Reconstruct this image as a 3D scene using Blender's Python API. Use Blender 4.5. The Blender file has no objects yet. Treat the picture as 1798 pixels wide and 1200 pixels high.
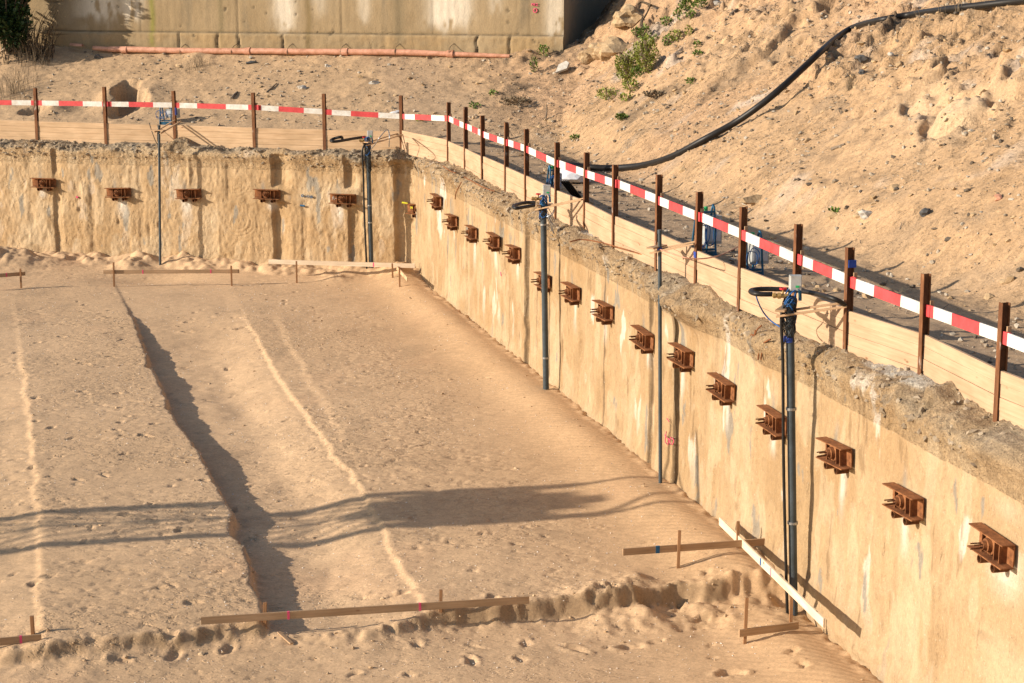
import bpy, math, random
import numpy as np
from mathutils import Vector, Matrix
random.seed(7); rng = np.random.default_rng(11)
S = bpy.context.scene
COL = S.collection
R = math.radians

# ------------------------------------------------------------ camera, sky, sun
CAM_H = 5.0; F_PX = 3220.0; PITCH = R(11.41)
cd = bpy.data.cameras.new('camera'); cam = bpy.data.objects.new('camera', cd); COL.objects.link(cam)
cd.sensor_width = 36.0; cd.sensor_fit = 'HORIZONTAL'; cd.lens = F_PX / 1798.0 * 36.0
cd.clip_start = 0.1; cd.clip_end = 3000
cam.location = (0, 0, CAM_H); cam.rotation_euler = (math.pi/2 - PITCH, 0, 0)
S.camera = cam
SUN_EL = R(19.5); SUN_AZ = R(13.0)          # light travels towards +x, turned 13 degrees away from the camera
LD = Vector((math.cos(SUN_AZ)*math.cos(SUN_EL), math.sin(SUN_AZ)*math.cos(SUN_EL), -math.sin(SUN_EL)))
sd = bpy.data.lights.new('sun', 'SUN'); sun = bpy.data.objects.new('sun', sd); COL.objects.link(sun)
sd.energy = 4.6; sd.angle = R(0.5); sd.color = (1.0, 0.88, 0.73)
sun.location = (-60, -10, 40); sun.rotation_euler = LD.to_track_quat('-Z', 'Y').to_euler()
W = bpy.data.worlds.new('World'); S.world = W; W.use_nodes = True
nt = W.node_tree; sky = nt.nodes.new('ShaderNodeTexSky'); sky.sky_type = 'NISHITA'; sky.sun_disc = False
sky.sun_elevation = SUN_EL
sky.sun_rotation = math.atan2(-LD.x, -LD.y)
nt.links.new(sky.outputs[0], nt.nodes['Background'].inputs[0]); nt.nodes['Background'].inputs[1].default_value = 0.10
S.view_settings.view_transform = 'Standard'; S.view_settings.look = 'None'
S.view_settings.exposure = 0.66; S.view_settings.gamma = 1.0

# ------------------------------------------------------------ noise
def _h(ix, iy, iz, seed):
    n = (ix*374761393 + iy*668265263 + iz*2147483647 + seed*144665) & 0xffffffff
    n = ((n ^ (n >> 13)) * 1274126177) & 0xffffffff
    n = ((n ^ (n >> 16)) * 2246822519) & 0xffffffff
    return ((n ^ (n >> 15)) & 0xffff) / 65535.0
def vn(x, y, z=None, seed=0):
    x = np.asarray(x, float); y = np.asarray(y, float)
    xi = np.floor(x).astype(np.int64); yi = np.floor(y).astype(np.int64)
    fx = x-xi; fy = y-yi; fx = fx*fx*(3-2*fx); fy = fy*fy*(3-2*fy)
    def plane(zi):
        a = _h(xi, yi, zi, seed); b = _h(xi+1, yi, zi, seed); c = _h(xi, yi+1, zi, seed); d = _h(xi+1, yi+1, zi, seed)
        return (a+(b-a)*fx)*(1-fy) + (c+(d-c)*fx)*fy
    if z is None: return plane(np.zeros_like(xi))
    z = np.asarray(z, float)+0*x; zi = np.floor(z).astype(np.int64); fz = z-zi; fz = fz*fz*(3-2*fz)
    return plane(zi)*(1-fz) + plane(zi+1)*fz
def fbm(x, y, z=None, o=4, seed=0, g=0.5):
    s = 0; a = 1; t = 0
    for i in range(o):
        k = 2.03**i
        s = s + a*(vn(x*k+17.3*i, y*k-9.1*i, None if z is None else z*k+3.7*i, seed+i)-0.5); t += a*0.5; a *= g
    return s/t                      # about -1 .. 1
def ridged(x, y, z=None, o=4, seed=0):
    s = 0; a = 1; t = 0
    for i in range(o):
        k = 2.1**i
        s = s + a*(1-np.abs(2*vn(x*k+5.3*i, y*k+2.1*i, None if z is None else z*k, seed+i)-1)); t += a; a *= 0.5
    return s/t
def sm(a, b, x):
    t = np.clip((np.asarray(x, float)-a)/(b-a), 0, 1); return t*t*(3-2*t)
def mix(a, b, t):
    t = np.asarray(t)[..., None]; return np.asarray(a)*(1-t) + np.asarray(b)*t

# ------------------------------------------------------------ survey: where a sight line meets a level or a wall
def sight(px, py):
    a = (px-899)/F_PX; b = -(py-600)/F_PX
    return np.array([a, math.cos(PITCH)+b*math.sin(PITCH), -math.sin(PITCH)+b*math.cos(PITCH)])
EYE = np.array([0, 0, CAM_H])
def U(px, py, z=0.0):
    d = sight(px, py); return EYE + d*((z-CAM_H)/d[2])
AL, BL = -0.29405, 51.522            # back fence line  y = AL x + BL
AR, BR = -0.25368, 10.706            # side fence line  x = AR y + BR
NL = np.array([AL, -1, 0])/math.hypot(1, AL); NR = np.array([-1, AR, 0])/math.hypot(1, AR)   # towards the pit
TL = np.array([-NL[1], NL[0], 0]); TR = np.array([-NR[1], NR[0], 0])
if TL[0] < 0: TL = -TL               # along the back wall to the corner
if TR[1] > 0: TR = -TR               # along the side wall to the camera
DL, DR = 0.42, 0.30
def behind(X, Y):                    # distance behind each fence line
    sl = -((X)*NL[0] + (Y-BL)*NL[1]); sr = -((X-BR)*NR[0] + Y*NR[1]); return sl, sr
PL0 = np.array([0, BL, 0])+NL*DL; PR0 = np.array([BR, 0, 0])+NR*DR
A = np.array([[NL[0], NL[1]], [NR[0], NR[1]]]); c = np.array([PL0@NL, PR0@NR])
CRN = np.array([*np.linalg.solve(A, c), 0.0])        # corner of the pile wall
def WP(px, py, side, off=0.0):       # point of the wall face (moved off into the pit)
    n = NL if side == 'L' else NR; p0 = (PL0 if side == 'L' else PR0)+n*off
    d = sight(px, py); return EYE + d*(((p0-EYE)@n)/(d@n))
def s_of(p):                         # wall coordinate: negative along back wall, positive along side wall
    q = p-CRN
    return float(q@TR) if q@TR > 0 and abs(q@NR) < abs(q@NL)+1e-6 else float(q@TL)
def SL(px): return float((WP(px, 400, 'L')-CRN)@TL)
def SR(px): return float((WP(px, 700, 'R')-CRN)@TR)

# ------------------------------------------------------------ scene helpers
def link(o, parent=None):
    COL.objects.link(o)
    if parent is not None: o.parent = parent
    return o
def tag(o, label, cat, group=None):
    o['label'] = label; o['category'] = cat
    if group: o['group'] = group
    return o
def thing(name, label, cat, loc=(0, 0, 0), rz=0.0, group=None):
    o = bpy.data.objects.new(name, None); o.empty_display_size = 0.2; link(o)
    o.location = loc; o.rotation_euler = (0, 0, rz)
    return tag(o, label, cat, group)
def frame(d, up=(0, 0, 1)):
    d = Vector(d).normalized(); u = Vector(up)
    if abs(d.dot(u)) > 0.98: u = Vector((1, 0, 0))
    s = d.cross(u).normalized(); return d, s, s.cross(d)
class MB:
    def __init__(self): self.v = []; self.f = []; self.m = []; self.smooth = []
    def add(self, vs, fs, mi=0, sm_=False):
        b = len(self.v); self.v += [tuple(map(float, v)) for v in vs]
        self.f += [tuple(b+i for i in f) for f in fs]; self.m += [mi]*len(fs); self.smooth += [sm_]*len(fs)
        return self
    def beam(self, p0, p1, w, h, mi=0, up=(0, 0, 1), jit=0.0, bev=0.0):   # a timber from p0 to p1, w sideways, h upwards
        p0 = Vector(p0); p1 = Vector(p1); d, s, u = frame(p1-p0, up)
        vs = []
        c_ = min(w, h)*bev
        if bev > 0:
            prof = [(-w/2+c_, -h/2), (w/2-c_, -h/2), (w/2, -h/2+c_), (w/2, h/2-c_), (w/2-c_, h/2), (-w/2+c_, h/2), (-w/2, h/2-c_), (-w/2, -h/2+c_)]
        else: prof = [(-w/2, -h/2), (w/2, -h/2), (w/2, h/2), (-w/2, h/2)]
        n = len(prof)
        for p in (p0, p1):
            for a, b in prof: vs.append(p + s*(a+random.uniform(-jit, jit)) + u*(b+random.uniform(-jit, jit)))
        fs = [tuple(range(n))[::-1], tuple(range(n, 2*n))] + [(i, (i+1) % n, n+(i+1) % n, n+i) for i in range(n)]
        return self.add(vs, fs, mi)
    def cyl(self, p0, p1, r0, r1=None, n=12, mi=0, cap=True, sm_=True):
        r1 = r0 if r1 is None else r1
        p0 = Vector(p0); p1 = Vector(p1); d, s, u = frame(p1-p0); vs = []
        for p, r in ((p0, r0), (p1, r1)):
            for i in range(n):
                a = 2*math.pi*i/n; vs.append(p + s*math.cos(a)*r + u*math.sin(a)*r)
        self.add(vs, [(i, (i+1) % n, n+(i+1) % n, n+i) for i in range(n)], mi, sm_)
        if cap: self.add(vs, [tuple(range(n))[::-1], tuple(range(n, 2*n))], mi)
        return self
    def ring(self, p0, p1, ro, ri, n=16, mi=0):
        p0 = Vector(p0); p1 = Vector(p1); d, s, u = frame(p1-p0); vs = []
        for p, r in ((p0, ro), (p1, ro), (p1, ri), (p0, ri)):
            for i in range(n):
                a = 2*math.pi*i/n; vs.append(p + s*math.cos(a)*r + u*math.sin(a)*r)
        return self.add(vs, [(k*n+i, k*n+(i+1) % n, ((k+1) % 4)*n+(i+1) % n, ((k+1) % 4)*n+i) for k in range(4) for i in range(n)], mi)
    def tube(self, pts, r, n=8, mi=0, sub=6, close=False):
        P = smooth_path(pts, sub, close); rr = r if callable(r) else (lambda t: r)
        vs = []; m = len(P); prev = None
        for i, p in enumerate(P):
            t = (P[min(i+1, m-1)]-P[max(i-1, 0)])
            t = t.normalized() if t.length > 1e-9 else Vector((0, 0, 1))
            if prev is None: _, s, u = frame(t)
            else:
                s = (prev - t*prev.dot(t)).normalized(); u = s.cross(t)
            prev = s; q = rr(i/(m-1))
            for k in range(n):
                a = 2*math.pi*k/n; vs.append(p + s*math.cos(a)*q + u*math.sin(a)*q)
        fs = [(i*n+k, i*n+(k+1) % n, (i+1)*n+(k+1) % n, (i+1)*n+k) for i in range(m-1) for k in range(n)]
        self.add(vs, fs, mi, True)
        return self.add([vs[k] for k in range(n)]+[vs[(m-1)*n+k] for k in range(n)], [tuple(range(n)), tuple(range(n, 2*n))[::-1]], mi)
    def rock(self, c, r, mi=0, flat=1.0, seed=None, sub=1, rough=0.25):
        v, f = ICO[sub]; q = np.array(v); sd = random.random()*99 if seed is None else seed
        k = 1 + rough*fbm(q[:, 0]*1.3+sd, q[:, 1]*1.3, q[:, 2]*1.3+sd, 3, 5)*1.6
        q = q*k[:, None]*np.array(r if hasattr(r, '__len__') else (r, r, r*flat))
        a = random.uniform(0, 6.28) if seed is None else 0
        ca, sa = math.cos(a), math.sin(a)
        q = np.stack([q[:, 0]*ca-q[:, 1]*sa, q[:, 0]*sa+q[:, 1]*ca, q[:, 2]], 1)+np.array(c)
        return self.add(q, f, mi)
    def build(self, name, mat, parent=None, local=False, org=None, bevel=0.0):
        me = bpy.data.meshes.new(name); o = bpy.data.objects.new(name, me); link(o, parent)
        off = np.zeros(3)
        if parent is not None and not local:
            q = parent
            while q is not None: off = off+np.array(q.location); q = q.parent
        elif org is not None: off = np.array(org, float); o.location = org
        me.from_pydata([tuple(np.array(v)-off) for v in self.v], [], self.f)
        for mm in (mat if isinstance(mat, (list, tuple)) else [mat]): me.materials.append(mm)
        me.polygons.foreach_set('material_index', self.m); me.polygons.foreach_set('use_smooth', self.smooth); me.update()
        if bevel:
            b = o.modifiers.new('bevel', 'BEVEL'); b.width = bevel; b.segments = 2; b.limit_method = 'ANGLE'
        return o
def smooth_path(pts, sub=6, close=False):
    P = [Vector(p) for p in pts]
    if len(P) < 3 or sub <= 1: return P
    out = []; n = len(P)
    for i in range(n if close else n-1):
        g = (lambda k: P[k % n]) if close else (lambda k: P[min(max(k, 0), n-1)])
        a, b, c_, d = g(i-1), g(i), g(i+1), g(i+2)
        for j in range(sub):
            t = j/sub
            out.append(0.5*((2*b)+(c_-a)*t+(2*a-5*b+4*c_-d)*t*t+(3*b-a-3*c_+d)*t**3))
    out.append(P[0] if close else P[-1]); return out
def _ico(sub):
    import bmesh
    bm = bmesh.new(); bmesh.ops.create_icosphere(bm, subdivisions=sub, radius=1.0)
    v = [tuple(x.co) for x in bm.verts]; f = [tuple(q.index for q in x.verts) for x in bm.faces]; bm.free(); return v, f
ICO = {1: _ico(1), 2: _ico(2), 3: _ico(3)}
OCT = (np.array([(1, 0, 0), (-1, 0, 0), (0, 1, 0), (0, -1, 0), (0, 0, 1), (0, 0, -1)], float),
       np.array([(0, 2, 4), (2, 1, 4), (1, 3, 4), (3, 0, 4), (2, 0, 5), (1, 2, 5), (3, 1, 5), (0, 3, 5)]))
def np_mesh(name, V, Fq, mat, col=None, smooth=True, parent=None):
    me = bpy.data.meshes.new(name); V = np.asarray(V, np.float32); Fq = np.asarray(Fq, np.int32); k = Fq.shape[1]
    me.vertices.add(len(V)); me.vertices.foreach_set('co', V.ravel())
    me.loops.add(Fq.size); me.loops.foreach_set('vertex_index', Fq.ravel())
    me.polygons.add(len(Fq)); me.polygons.foreach_set('loop_start', np.arange(0, Fq.size, k, dtype=np.int32))
    me.update(calc_edges=True)
    me.polygons.foreach_set('use_smooth', np.full(len(Fq), smooth))
    if col is not None:
        a = me.color_attributes.new('col', 'FLOAT_COLOR', 'POINT')
        a.data.foreach_set('color', (np.asarray(col, np.float32) if np.shape(col)[1] == 4 else np.concatenate([np.asarray(col, np.float32), np.ones((len(V), 1), np.float32)], 1)).ravel())
    for mm in (mat if isinstance(mat, (list, tuple)) else [mat]): me.materials.append(mm)
    me.update(); o = bpy.data.objects.new(name, me); link(o, parent); return o
def grid_faces(nr, nc, keep=None):
    i = np.arange(nr-1)[:, None]*nc + np.arange(nc-1)[None, :]
    f = np.stack([i, i+1, i+nc+1, i+nc], -1).reshape(-1, 4)
    if keep is not None: f = f[keep.ravel()]
    return f
def compact(V, F_, *att):
    used = np.zeros(len(V), bool); used[F_.ravel()] = True; idx = np.cumsum(used)-1
    return (V[used], idx[F_]) + tuple(a[used] for a in att)
def scatter(name, P, r, mat, col=None, flat=0.7, rnd=0.35, kind='octa'):
    n = len(P); bv, bf = OCT if kind == 'octa' else (np.array(ICO[1][0]), np.array(ICO[1][1]))
    k = len(bv); r = np.broadcast_to(r, (n,))
    a = rng.uniform(0, 6.28, n); ca, sa = np.cos(a), np.sin(a)
    sc = r[:, None]*rng.uniform(0.55, 1.25, (n, 3))*np.array([1, 1, flat])
    q = bv[None]*(1+rng.uniform(-rnd, rnd, (n, k, 1)))*sc[:, None, :]
    q = np.stack([q[..., 0]*ca[:, None]-q[..., 1]*sa[:, None], q[..., 0]*sa[:, None]+q[..., 1]*ca[:, None], q[..., 2]], -1)
    t = rng.uniform(-.5, .5, n); q = np.stack([q[..., 0], q[..., 1]*np.cos(t)[:, None]-q[..., 2]*np.sin(t)[:, None], q[..., 1]*np.sin(t)[:, None]+q[..., 2]*np.cos(t)[:, None]], -1)
    q = q + P[:, None, :]
    f = (bf[None]+np.arange(n)[:, None, None]*k).reshape(-1, 3)
    return np_mesh(name, q.reshape(-1, 3), f, mat, None if col is None else np.repeat(col, k, 0), smooth=False)

# ------------------------------------------------------------ materials
class NT:
    def __init__(self, name):
        self.m = bpy.data.materials.new(name); self.m.use_nodes = True; self.t = self.m.node_tree
        self.b = self.t.nodes['Principled BSDF']; self.b.inputs['Specular IOR Level'].default_value = 0.25
    def n(self, ty, **kw):
        x = self.t.nodes.new(ty)
        for k, v in kw.items():
            if hasattr(x, k): setattr(x, k, v)
            else: x.inputs[k.replace('_', ' ')].default_value = v
        return x
    def l(self, a, b): self.t.links.new(a, b)
    def coords(self, sc=(1, 1, 1), src='Object'):
        tc = self.n('ShaderNodeTexCoord'); mp = self.n('ShaderNodeMapping'); mp.inputs['Scale'].default_value = sc
        self.l(tc.outputs[src], mp.inputs[0]); return mp.outputs[0]
    def noise(self, co, scale, detail=4, rough=0.55):
        x = self.n('ShaderNodeTexNoise'); x.inputs['Scale'].default_value = scale; x.inputs['Detail'].default_value = detail
        x.inputs['Roughness'].default_value = rough; self.l(co, x.inputs['Vector']); return x.outputs['Fac']
    def ramp(self, fac, stops):
        x = self.n('ShaderNodeValToRGB'); e = x.color_ramp.elements
        while len(e) < len(stops): e.new(0.5)
        for k, (p, c_) in enumerate(stops): e[k].position = p; e[k].color = (*c_, 1) if len(c_) == 3 else c_
        self.l(fac, x.inputs[0]); return x.outputs[0]
    def mul(self, a, b, f=1.0):
        x = self.n('ShaderNodeMix', data_type='RGBA', blend_type='MULTIPLY'); x.inputs[0].default_value = f
        self.l(a, x.inputs[6]); self.l(b, x.inputs[7]); return x.outputs[2]
    def mixc(self, a, b, fac):
        x = self.n('ShaderNodeMix', data_type='RGBA'); self.l(fac, x.inputs[0])
        for s_, q in ((a, 6), (b, 7)):
            if isinstance(s_, tuple): x.inputs[q].default_value = (*s_, 1)
            else: self.l(s_, x.inputs[q])
        return x.outputs[2]
    def bump(self, *hs):
        prev = None
        for h, st, dist in hs:
            x = self.n('ShaderNodeBump'); x.inputs['Strength'].default_value = st; x.inputs['Distance'].default_value = dist
            self.l(h, x.inputs['Height'])
            if prev is not None: self.l(prev, x.inputs['Normal'])
            prev = x.outputs[0]
        self.l(prev, self.b.inputs['Normal'])
    def fin(self, col, rough=0.9, metal=0.0):
        if isinstance(col, tuple): self.b.inputs['Base Color'].default_value = (*col, 1)
        else: self.l(col, self.b.inputs['Base Color'])
        self.b.inputs['Roughness'].default_value = rough; self.b.inputs['Metallic'].default_value = metal; return self.m
g_ = lambda v: (v, v, v)
def mathn(k, op, a, b):
    x = k.n('ShaderNodeMath', operation=op)
    for i, v in enumerate((a, b)):
        if isinstance(v, (int, float)): x.inputs[i].default_value = v
        else: k.l(v, x.inputs[i])
    return x.outputs[0]
def ground_mat(name, s1, s2, s3, v2, v3, b1, b2, pit, stretch=(1, 1, 1), speck=.0):
    k = NT(name); co = k.coords(stretch); at = k.n('ShaderNodeAttribute'); at.attribute_name = 'col'
    n1 = k.noise(co, s1, 6, .65); n2 = k.noise(co, s2, 4, .65); n3 = k.noise(co, s3, 2, .6)
    c_ = k.mul(at.outputs['Color'], k.ramp(n1, [(.3, g_(1-v2)), (.7, g_(1+v2))]))
    c_ = k.mul(c_, k.ramp(n2, [(.36, g_(1-v3*1.5)), (.5, g_(1.0)), (.66, g_(1+v3))]))
    c_ = k.mul(c_, k.ramp(n3, [(.34, g_(1-v3*1.3)), (.5, g_(1.0)), (.68, g_(1+v3))]))
    if speck:
        n4 = k.noise(co, s3*.55, 2, .5); c_ = k.mixc(c_, (.12, .085, .055), k.ramp(n4, [(.66, g_(0)), (.70, g_(speck))]))
        n5 = k.noise(co, s3*.72, 2, .5); c_ = k.mixc(c_, (.66, .58, .48), k.ramp(n5, [(.68, g_(0)), (.71, g_(speck))]))
    mp = k.n('ShaderNodeMapping'); mp.inputs['Scale'].default_value = (1.0, 1.9, 1); mp.inputs['Rotation'].default_value = (0, 0, .25); k.l(co, mp.inputs[0])
    pn = k.noise(mp.outputs[0], s1*.8, 4, .6); ph = k.ramp(pn, [(.34, g_(0)), (.46, g_(1))])
    h1 = mathn(k, 'MULTIPLY', n1, at.outputs['Alpha']); h2 = mathn(k, 'MULTIPLY', n2, at.outputs['Alpha']); h3 = mathn(k, 'MULTIPLY', ph, at.outputs['Alpha'])
    k.bump((h1, 1.0, b1), (h3, 1.0, pit), (h2, 1.0, b2)); return k.fin(c_, .95)
def earth(name, s1, s2, v1, v2, b1, b2, stretch=(1, 1, 1)):
    k = NT(name); co = k.coords(stretch); at = k.n('ShaderNodeAttribute'); at.attribute_name = 'col'
    n1 = k.noise(co, s1, 6, .62); n2 = k.noise(co, s2, 3, .6)
    c_ = k.mul(at.outputs['Color'], k.ramp(n1, [(.3, g_(1-v1)), (.7, g_(1+v1))]))
    c_ = k.mul(c_, k.ramp(n2, [(.3, g_(1-v2)), (.7, g_(1+v2))]))
    k.bump((n1, 1.0, b1), (n2, 1.0, b2)); return k.fin(c_, .95)
M_FLOOR = ground_mat('floor_sand', 7, 24, 75, .09, .10, .026, .008, .020)
M_SLOPE = ground_mat('slope_sand', 5, 18, 60, .12, .13, .05, .024, .03, speck=.4)
M_WALL = ground_mat('pile_wall_mortar', 5, 16, 60, .06, .06, .024, .009, .010, (1, 1, .75), speck=.3)
M_CREST = earth('broken_concrete', 11, 42, .25, .25, .08, .03)
M_CONC = earth('old_concrete', 5, 40, .07, .09, .012, .006, (1, 1, .4))
M_STONE = earth('stones', 14, 60, .12, .1, .01, .004)
def plain(name, c1, c2, sc=8, rough=.7, bump=.004, metal=0.0, stretch=(1, 1, 1), detail=5, lo=.35, hi=.65):
    k = NT(name); co = k.coords(stretch); n1 = k.noise(co, sc, detail, .6)
    k.bump((n1, 1.0, bump)); return k.fin(k.ramp(n1, [(lo, c1), (hi, c2)]), rough, metal)
def rust(name, dark=1.0):
    k = NT(name); co = k.coords(); n1 = k.noise(co, 7, 6, .65); n2 = k.noise(co, 60, 3, .6)
    c_ = k.ramp(n1, [(.3, (.085*dark, .032*dark, .015*dark)), (.5, (.22*dark, .086*dark, .032*dark)), (.72, (.36*dark, .16*dark, .065*dark))])
    c_ = k.mul(c_, k.ramp(n2, [(.3, g_(.75)), (.7, g_(1.2))])); k.bump((n1, 1, .006), (n2, 1, .003)); return k.fin(c_, .85, .1)
M_RUST = rust('rusted_steel'); M_RUSTD = rust('dark_rusted_steel', .62)
def post_mat():
    k = NT('rusty_post_steel'); co = k.coords((1, 1, .35)); n1 = k.noise(co, 9, 6, .65); n3 = k.noise(co, 4, 5, .7)
    c_ = k.ramp(n1, [(.3, (.09, .036, .017)), (.55, (.17, .072, .031)), (.75, (.27, .13, .06))])
    c_ = k.mixc(c_, (.42, .38, .33), k.ramp(n3, [(.60, g_(0)), (.68, g_(.85))]))
    k.bump((n1, 1, .005)); return k.fin(c_, .85, .1)
M_POST = post_mat()
def wood(name, c1, c2, knots=True, gx=.7):
    k = NT(name); tc = k.n('ShaderNodeUVMap'); tc.uv_map = 'uv'
    mp = k.n('ShaderNodeMapping'); mp.inputs['Scale'].default_value = (gx, 14, 1); k.l(tc.outputs[0], mp.inputs[0])
    n1 = k.noise(mp.outputs[0], 2.2, 5, .6)
    c_ = k.ramp(n1, [(.32, c1), (.68, c2)])
    mp3 = k.n('ShaderNodeMapping'); mp3.inputs['Scale'].default_value = (1.3, 3.5, 1); k.l(tc.outputs[0], mp3.inputs[0])
    c_ = k.mul(c_, k.ramp(k.noise(mp3.outputs[0], 1.1, 3), [(.35, (.86, .84, .80)), (.65, (1.06, 1.05, 1.04))]))
    if knots:
        mp2 = k.n('ShaderNodeMapping'); mp2.inputs['Scale'].default_value = (3.2, 6.5, 1); k.l(tc.outputs[0], mp2.inputs[0])
        v = k.n('ShaderNodeTexVoronoi'); v.inputs['Scale'].default_value = 1.0; v.inputs['Randomness'].default_value = 1.0; k.l(mp2.outputs[0], v.inputs['Vector'])
        sep = k.n('ShaderNodeSeparateColor'); k.l(v.outputs['Color'], sep.inputs[0])
        pick = k.ramp(sep.outputs[0], [(.72, g_(0)), (.76, g_(1))]); dot = k.ramp(v.outputs['Distance'], [(.07, g_(.8)), (.16, g_(0))])
        c_ = k.mixc(c_, (.17, .075, .03), k.mul(dot, pick))
    k.bump((n1, 1, .002)); return k.fin(c_, .75)
M_BOARD = wood('spruce_boards', (.45, .30, .175), (.55, .395, .25))
M_BOARDB = wood('fresh_spruce', (.40, .265, .165), (.48, .34, .222))
M_SUNPALE = wood('sunlit_pale_batten', (.60, .47, .33), (.72, .60, .46))  # paler than the laths: sun on turned boards is put into the colour
M_STAKE = wood('brown_stake', (.22, .11, .05), (.34, .185, .09), False)
M_LATH = wood('dull_lath', (.34, .215, .12), (.46, .31, .185))
def paint(name, c, rough=.6, dirt=.25):
    k = NT(name); co = k.coords(); n1 = k.noise(co, 5, 5, .65); n2 = k.noise(co, 26, 3, .6)
    c_ = k.n('ShaderNodeRGB'); c_.outputs[0].default_value = (*c, 1)
    o = k.mul(c_.outputs[0], k.ramp(n1, [(.35, (1-dirt, 1-dirt*1.1, 1-dirt*1.3)), (.62, g_(1))]))
    o = k.mul(o, k.ramp(n2, [(.35, g_(.94)), (.6, g_(1.03))])); k.bump((n2, 1, .0015)); return k.fin(o, rough)
M_RED = paint('red_stripe_paint', (.58, .065, .07)); M_WHITE = paint('white_stripe_paint', (.66, .64, .60))
M_PVC = paint('grey_plastic_pipe', (.065, .082, .095), .4, .3); M_BLACK = paint('black_rubber', (.018, .016, .015), .45, .2)
M_BLUE = paint('blue_paint', (.03, .13, .24), .5, .5); M_CABLE = paint('blue_cable', (.02, .10, .30), .5); M_GREY = paint('grey_cabinet', (.42, .43, .42), .5)
M_ORANGE = paint('orange_plastic', (.60, .31, .21), .5, .35); M_BRASS = paint('brass_fitting', (.36, .24, .09), .4); M_GREEN = paint('green_cap', (.03, .42, .14), .5)
M_VRED = paint('red_handle', (.5, .02, .03), .5); M_PINK = paint('pink_mark', (.75, .10, .20), .8, .1); M_YEL = paint('yellow_mark', (.62, .58, .04), .8, .1)
M_BMARK = paint('blue_mark', (.03, .12, .24), .8, .1); M_TAPE = paint('blue_tape', (.03, .07, .35), .5); M_PLAST = paint('white_plastic', (.62, .63, .66), .4, .15)
M_GLEAF = plain('green_leaves', (.045, .095, .014), (.15, .21, .03), 30, .6, 0); M_YLEAF = plain('yellow_green_leaves', (.13, .17, .03), (.27, .28, .055), 30, .6, 0)
M_DLEAF = plain('dark_leaves', (.012, .030, .010), (.05, .085, .025), 20, .45, 0)
M_TWIG = plain('dry_twigs', (.13, .095, .06), (.25, .19, .12), 20, .9, 0); M_ROOT = plain('dark_roots', (.05, .035, .022), (.11, .08, .05), 20, .9, 0)
M_SAND = plain('sand_clod', (.30, .205, .115), (.44, .32, .19), 9, .95, .03)
M_ROCKD = plain('dark_rock', (.055, .055, .055), (.13, .125, .12), 12, .8, .02); M_ROCKL = plain('pale_rock', (.36, .33, .29), (.50, .47, .41), 9, .85, .015)
M_BARK = plain('weathered_wood', (.10, .075, .055), (.24, .19, .14), 14, .9, .01)
M_STEEL = plain('galvanised_steel', (.28, .29, .30), (.42, .43, .44), 20, .4, .001, .8)
def uvbox(o):                        # uv laid along each timber's own length
    me = o.data; uv = me.uv_layers.new(name='uv'); n = len(me.loops)
    vi = np.empty(n, np.int32); me.loops.foreach_get('vertex_index', vi)
    co = np.empty(len(me.vertices)*3, np.float32); me.vertices.foreach_get('co', co); co = co.reshape(-1, 3)
    q = co - co.mean(0); _, _, vt = np.linalg.svd(q[:4000], full_matrices=False)
    a = q@vt[0]; b = q@vt[1]+q@vt[2]*1.7; off = rng.uniform(0, 50)
    uv.data.foreach_set('uv', np.stack([a[vi]+off, b[vi]+off*.3], 1).astype(np.float32).ravel()); return o

# ------------------------------------------------------------ pit floor
ZB, ZLOW = -3.62, -4.0
def line(pts, z=ZB): return np.array([U(px, py, z)[:2] for px, py in pts])
def xat(ln, Y): o = np.argsort(ln[:, 1]); return np.interp(Y, ln[o, 1], ln[o, 0])
L0 = line([(20, 520), (32, 585), (45, 700), (55, 790), (68, 900), (70, 1000), (66, 1110)])
E1 = line([(200, 480), (206, 505), (236, 560), (265, 640), (290, 690), (330, 760), (360, 805), (400, 880), (425, 950), (440, 1000), (455, 1040), (470, 1095)])
E2 = line([(385, 475), (408, 510), (432, 560), (462, 620), (502, 680), (547, 740), (588, 800), (642, 862), (668, 925), (702, 985), (742, 1055), (760, 1080)])
E3 = line([(470, 500), (490, 555), (515, 610), (565, 690), (600, 750), (640, 820)])
FR = line([(-200, 1130), (0, 1132), (90, 1126), (200, 1118), (330, 1106), (420, 1096), (465, 1092), (560, 1092), (700, 1085), (770, 1070), (900, 1052), (1000, 1046), (1100, 1040), (1170, 1030), (1270, 1026), (1330, 1020), (1400, 1028), (1500, 1030)])
def fy(X): o = np.argsort(FR[:, 0]); return np.interp(X, FR[o, 0], FR[o, 1])
steps_px = [(870, 1092, 1), (838, 1142, 0), (925, 1135, 0), (735, 1143, 0), (1010, 1142, 1), (1105, 1137, 1), (915, 1160, 0), (830, 1165, 1), (395, 1155, 1), (290, 1150, 0), (210, 1175, 0),
            (1285, 1183, 1), (620, 1190, 0), (1190, 1075, 1), (1230, 1095, 1), (1045, 1085, 1), (1130, 1080, 0), (700, 1080, 1), (690, 1130, 0), (1410, 1180, 0), (300, 1165, 1), (720, 1190, 0),
            (322, 628, 0), (398, 632, 0), (420, 575, 1), (330, 575, 1), (332, 560, 0), (415, 557, 0), (350, 740, 0), (255, 765, 1), (205, 690, 0), (62, 740, 0), (150, 640, 1)]
st = [(*U(a, b, ZLOW if b > 1070 else ZB)[:2], 1.15 if k else .85) for a, b, k in steps_px]
def trail(x0, y0, x1, y1, n, sc, jit=.25):
    for i in range(n):
        t = i/max(1, n-1); p = U(x0+(x1-x0)*t, y0+(y1-y0)*t, ZB); st.append((p[0]+rng.normal(0, jit), p[1]+rng.normal(0, jit*1.6), sc*rng.uniform(.6, 1.1)))
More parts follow.
